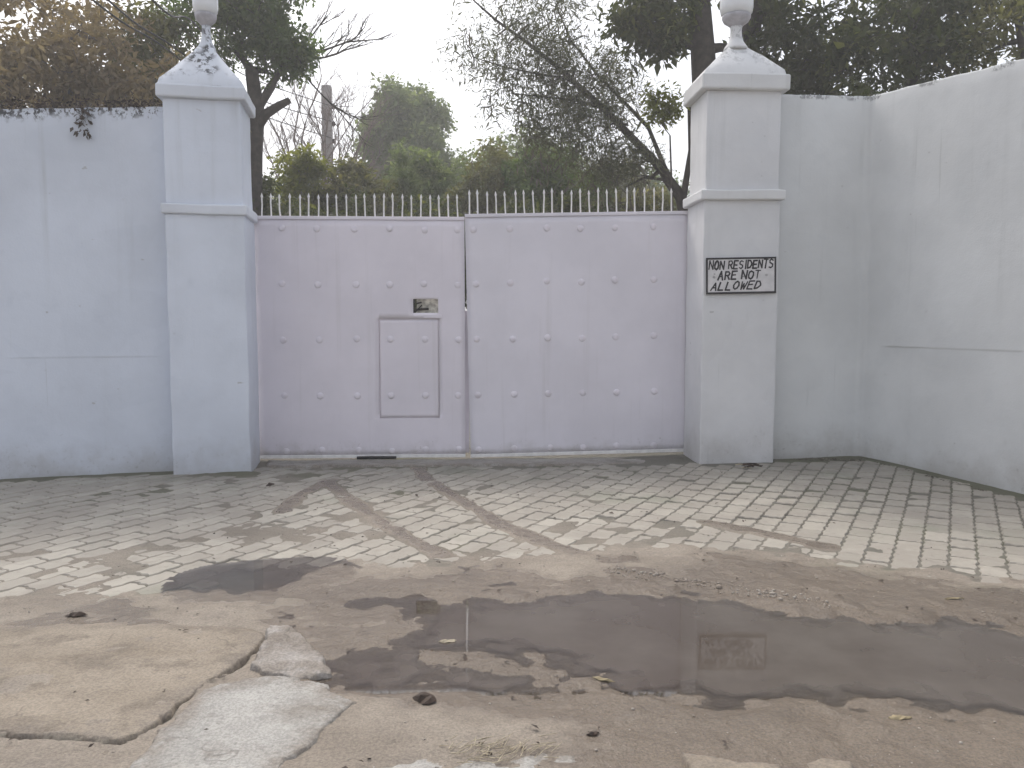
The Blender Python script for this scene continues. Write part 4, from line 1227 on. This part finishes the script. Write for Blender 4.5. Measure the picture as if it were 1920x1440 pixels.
tree('screen_tree', 'dark shrub just showing over the short wall beside the notice pillar', 'bush', [(4.3, 11.0, 0), (4.3, 11.0, 2.0), (4.3, 11.0, 3.3)],
     [(4.4, 11.0, 3.95, 1.2, 0.7, 0.55, 40)], 0.07, 0.03, M['bark_dark'], LM['dark'], 54, sig=0.30, per=80, size=0.085, aspect=0.42)

# ------------------------------------------------------------------ utility pole and wires
up_ = empty('utility_pole', (-4.97, 22, 0))
tag(up_, 'grey concrete utility pole behind the gate', 'pole')
bm = bmesh.new()
vs = box_into(bm, -0.15, 0.15, -0.15, 0.15, 0, 7.75)
for v in vs:
    if v.co.z > 4: v.co.x *= 0.80; v.co.y *= 0.80
po = obj_bm('post', bm, M['pole'], up_)
b = po.modifiers.new('bevel', 'BEVEL'); b.width = 0.02; b.segments = 2
for zz in (6.3, 6.75, 7.2):
    lathe('insulator', [(0.0, zz - 0.06), (0.03, zz - 0.06), (0.05, zz - 0.03), (0.035, zz), (0.05, zz + 0.03), (0.03, zz + 0.06), (0.0, zz + 0.06)], M['wire'], up_, 10, 0.18, -0.02)
WIRES = [([(-4.84, 21.9, 6.36), (-5.43, 16.5, 5.77), (-4.78, 11.4, 5.24), (-4.15, 8.2, 4.66), (-3.9, 4.0, 4.75), (-3.6, -4.0, 6.5)], 'cable sagging from the utility pole toward the street, lowest'),
         ([(-4.84, 21.9, 6.80), (-5.38, 16.5, 6.02), (-4.70, 11.4, 5.28), (-4.0, 8.2, 4.66), (-3.7, 4.0, 4.80), (-3.4, -4.0, 6.6)], 'cable sagging from the utility pole toward the street, middle'),
         ([(-4.84, 21.9, 7.2), (-5.43, 16.5, 6.43), (-4.39, 11.4, 5.59), (-3.56, 8.2, 4.66), (-3.2, 4.0, 4.85), (-3.0, -4.0, 6.7)], 'cable sagging from the utility pole toward the street, highest')]


for pts, lab in WIRES:
    tb = Tubes(); sp_ = smooth_path(pts)
    tb.add(sp_, [0.011] * len(sp_), 6)
    tag(tb.build('overhead_cable', M['wire']), lab, 'cable', 'overhead cables')

# ------------------------------------------------------------------ litter on the ground
def gz(x, y):
    return float(max(land(np.array([x]), np.array([y]))[0][0], ZW if min(sdpoly(np.array([x]), np.array([y]), p)[0] for p in PUD.values()) < 0 else -1))


def litter_leaf(loc, L, W, rz, mat, label, name='fallen_leaf', curl=0.35, cat='leaf'):
    bm = bmesh.new()
    n = 7
    rows = []
    for i in range(n):
        t = i / (n - 1); wd = W * math.sin(math.pi * min(max(t * 0.92 + 0.04, 0), 1)) ** 0.8 * 0.5
        x = (t - .5) * L
        cz = curl * L * 0.30 * (1 - (abs(t - .5) * 2) ** 2)
        rows.append([bm.verts.new((x + random.uniform(-.006, .006), s * wd * random.uniform(.65, 1.25), cz * (1 - 0.9 * s * s) * random.uniform(.35, 1.25) + random.uniform(0, .006))) for s in (-1, -.4, .3, 1)])
    for i in range(n - 1):
        for j in range(3): bm.faces.new((rows[i][j], rows[i + 1][j], rows[i + 1][j + 1], rows[i][j + 1]))
    o = obj_bm(name, bm, mat, None, False)
    s = o.modifiers.new('solid', 'SOLIDIFY'); s.thickness = 0.003
    o.location = loc; o.rotation_euler = (random.uniform(-.1, .1), random.uniform(-.1, .1), rz)
    tag(o, label, cat)
    return o


litter_leaf((-2.20, 3.93, gz(-2.2, 3.93) + 0.001), 0.11, 0.055, 0.2, M['dead_leaf'], 'curled dark dead leaf beside the old concrete slab', curl=0.6)
litter_leaf((-0.34, 3.02, gz(-.34, 3.02) + 0.001), 0.105, 0.075, -0.5, M['dead_leaf'], 'broad dark dead leaf at the rim of the narrow puddle', curl=0.8)
litter_leaf((-2.20, 7.18, 0.002), 0.09, 0.05, 0.9, M['dead_leaf'], 'small dark dead leaf on the pavers before the mildewed pillar', curl=0.8)
litter_leaf((0.38, 3.22, 0.007), 0.09, 0.03, -0.3, M['yellow_leaf'], 'yellowed leaf floating at the tip of the wide puddle', curl=0.2)
litter_leaf((0.29, 2.76, gz(.29, 2.76) + 0.001), 0.05, 0.03, 0.4, M['dead_leaf'], 'tiny dark leaf on bare mud near the straw', curl=0.5)
litter_leaf((1.45, 2.88, gz(1.45, 2.88) + 0.001), 0.09, 0.03, 0.1, M['yellow_leaf'], 'thin straw coloured leaf on wet mud past the fragments', curl=0.2)
litter_leaf((2.35, 4.15, gz(2.35, 4.15) + 0.001), 0.11, 0.02, 0.15, M['yellow_leaf'], 'long pale leaf on the dark mud beyond the wide puddle', curl=0.2)
litter_leaf((-0.30, 3.62, gz(-.3, 3.62) + 0.001), 0.08, 0.03, 0.1, M['straw'], 'pale flake lying on mud between two puddles', curl=0.3)

scr = np.random.default_rng(44)
sx_, sy_ = scr.uniform(-2.4, 2.8, 260), scr.uniform(2.45, 7.6, 260)
tx = scr.random(120); sx_ = np.concatenate([sx_, 2.95 + tx * 1.2]); sy_ = np.concatenate([sy_, np.where(tx < .55, 8.18, 8.18 - (tx - .55) * 3.4) - np.abs(scr.normal(0, .05, 120))])
ok_ = np.min(np.stack([sdpoly(sx_, sy_, p) for p in PUD.values()]), 0) > 0.03
sx_, sy_ = sx_[ok_], sy_[ok_]
o = leaf_cloud('leaf_scraps', np.stack([sx_, sy_, np.maximum(land(sx_, sy_)[0], slope_z(sx_, sy_)) + 0.008], -1), 0.02, 1.6, 0.026, 0.4, M['dead_leaf'], None, 45, flat=0.1, upb=4.0)
tag(o, 'tiny dry leaf scraps strewn over the yard', kind='stuff')

# twig heap near the notice pillar
root = empty('twig_heap', (2.3, 7.72, 0.06))
tag(root, 'small heap of dark twigs on the pavers before the notice pillar', 'twigs')
rr = random.Random(4)
for i in range(9):
    t = Tubes(); a = rr.uniform(-.5, .5); L = rr.uniform(.08, .2); cx_, cy_ = rr.uniform(-.1, .1), rr.uniform(-.06, .06)
    z_ = 0.008 + i * 0.004
    t.add([(cx_ - math.cos(a) * L / 2, cy_ - math.sin(a) * L / 2, z_), (cx_, cy_ + .01, z_ + .008), (cx_ + math.cos(a) * L / 2, cy_ + math.sin(a) * L / 2, z_)], [0.006, 0.007, 0.004], 5)
    t.build('twig', M['dead_leaf'] if i % 3 else M['straw'], root)

# straw on the low cement patch
t = Tubes()
for i in range(90):
    x_, y_ = rr.gauss(-0.07, 0.09), rr.gauss(2.62, 0.035); a = rr.gauss(0.5, 0.5); L = rr.uniform(.02, .07)
    z_ = 0.028 + rr.uniform(0, .006)
    t.add([(x_, y_, z_), (x_ + math.cos(a) * L, y_ + math.sin(a) * L, z_ + rr.uniform(0, .01))], [0.0018, 0.0012], 4)
tag(t.build('straw_litter', M['straw']), 'scattered bits of straw on the low cement patch', kind='stuff')

# grit and pebbles
V_, F_ = [], []
ico = bmesh.new(); bmesh.ops.create_icosphere(ico, subdivisions=1, radius=1.0)
iv = [v.co.copy() for v in ico.verts]; iff = [[v.index for v in f.verts] for f in ico.faces]; ico.free()
pr = np.random.default_rng(12)
px = list(pr.uniform(-2.6, 3.0, 700)); py = list(pr.uniform(2.4, 5.2, 700))
for i in range(260):                                     # ridge of grit thrown up by tyres
    tt = pr.random(); px.append(0.58 + tt * 1.1 + pr.normal(0, .05)); py.append(4.68 - tt * 0.62 + pr.normal(0, .035))
for i in range(260):                                     # dirt swept to the wall foot
    tt = pr.random(); px.append(2.9 + tt * 1.5 if tt < .5 else 3.62 + (tt - .5) * 1.5 - .06); py.append(8.2 - abs(pr.normal(0, .03)) if tt < .5 else 8.2 - (tt - .5) * 4.1 + pr.normal(0, .03))
px = np.array(px); py = np.array(py)
ph = land(px, py)[0]
inpud = np.min(np.stack([sdpoly(px, py, p) for p in PUD.values()]), 0) < 0.02
for i in range(len(px)):
    if inpud[i] or (px[i] < -0.6 and py[i] < 3.85): continue
    s_ = math.exp(pr.normal(-5.6, 0.4)) * (1.5 if i >= 700 and i < 960 else 1)
    sc3 = pr.uniform(.7, 1.3, 3) * s_
    b0 = len(V_)
    for v in iv: V_.append((px[i] + v.x * sc3[0], py[i] + v.y * sc3[1], ph[i] + s_ * 0.2 + v.z * sc3[2] * 0.7))
    F_ += [tuple(b0 + q for q in f) for f in iff]
o = mesh_np('grit', V_, F_, concrete('grit_stone', (0.24, 0.20, 0.17), (0.42, 0.38, 0.33), seed=2.0))
tag(o, 'loose grit and pebbles scattered over the muddy yard', kind='stuff')

# dry creeper hanging over the left wall top
def wall_front(x):                                        # front line of the left wall
    return np.interp(x, [-9.0, -4.7, -3.2], [6.55, 7.46, 7.85])


cp = []
lr = np.random.default_rng(6)
for i in range(200):
    x_ = lr.uniform(-4.9, -3.36); cp.append((x_, float(wall_front(x_)) + lr.uniform(-0.03, 0.12), 3.42 + (x_ + 4.7) * 0.083 + abs(lr.normal(0, .035)) + 0.01))
cr = empty('dry_creeper', (-4.0, 7.7, 3.45))
tag(cr, 'dark dry creeper trailing along the bluish wall top and hanging down', 'creeper')
o = leaf_cloud('litter_leaves', cp, 0.05, 5, 0.035, 0.5, M['dead_leaf'], cr, 71); o.matrix_parent_inverse = Matrix.Translation((4.0, -7.7, -3.45))
hp = [(-3.98 + lr.normal(0, .028 + 0.0 * i), 7.605 + lr.uniform(-.02, .01), 3.46 - i * 0.0125) for i in range(20)]
o = leaf_cloud('hanging_sprig', hp, 0.05, 4, 0.05, 0.45, M['dead_leaf'], cr, 72, droop=0.5); o.matrix_parent_inverse = Matrix.Translation((4.0, -7.7, -3.45))

# ------------------------------------------------------------------ hazy air
hz_m = bpy.data.materials.new('hazy_air'); hz_m.use_nodes = True
hz_m.node_tree.nodes.clear()
ho = hz_m.node_tree.nodes.new('ShaderNodeOutputMaterial')
pv = hz_m.node_tree.nodes.new('ShaderNodeVolumePrincipled')
pv.inputs['Color'].default_value = (0.95, 0.94, 0.93, 1)
pv.inputs['Density'].default_value = 0.0065
pv.inputs['Anisotropy'].default_value = 0.25
hz_m.node_tree.links.new(pv.outputs[0], ho.inputs['Volume'])
bm = bmesh.new(); box_into(bm, -305, 305, -305, 325, -1.3, 11.5)
tag(obj_bm('haze', bm, hz_m), 'pale hazy air over the yard and the garden', kind='stuff')
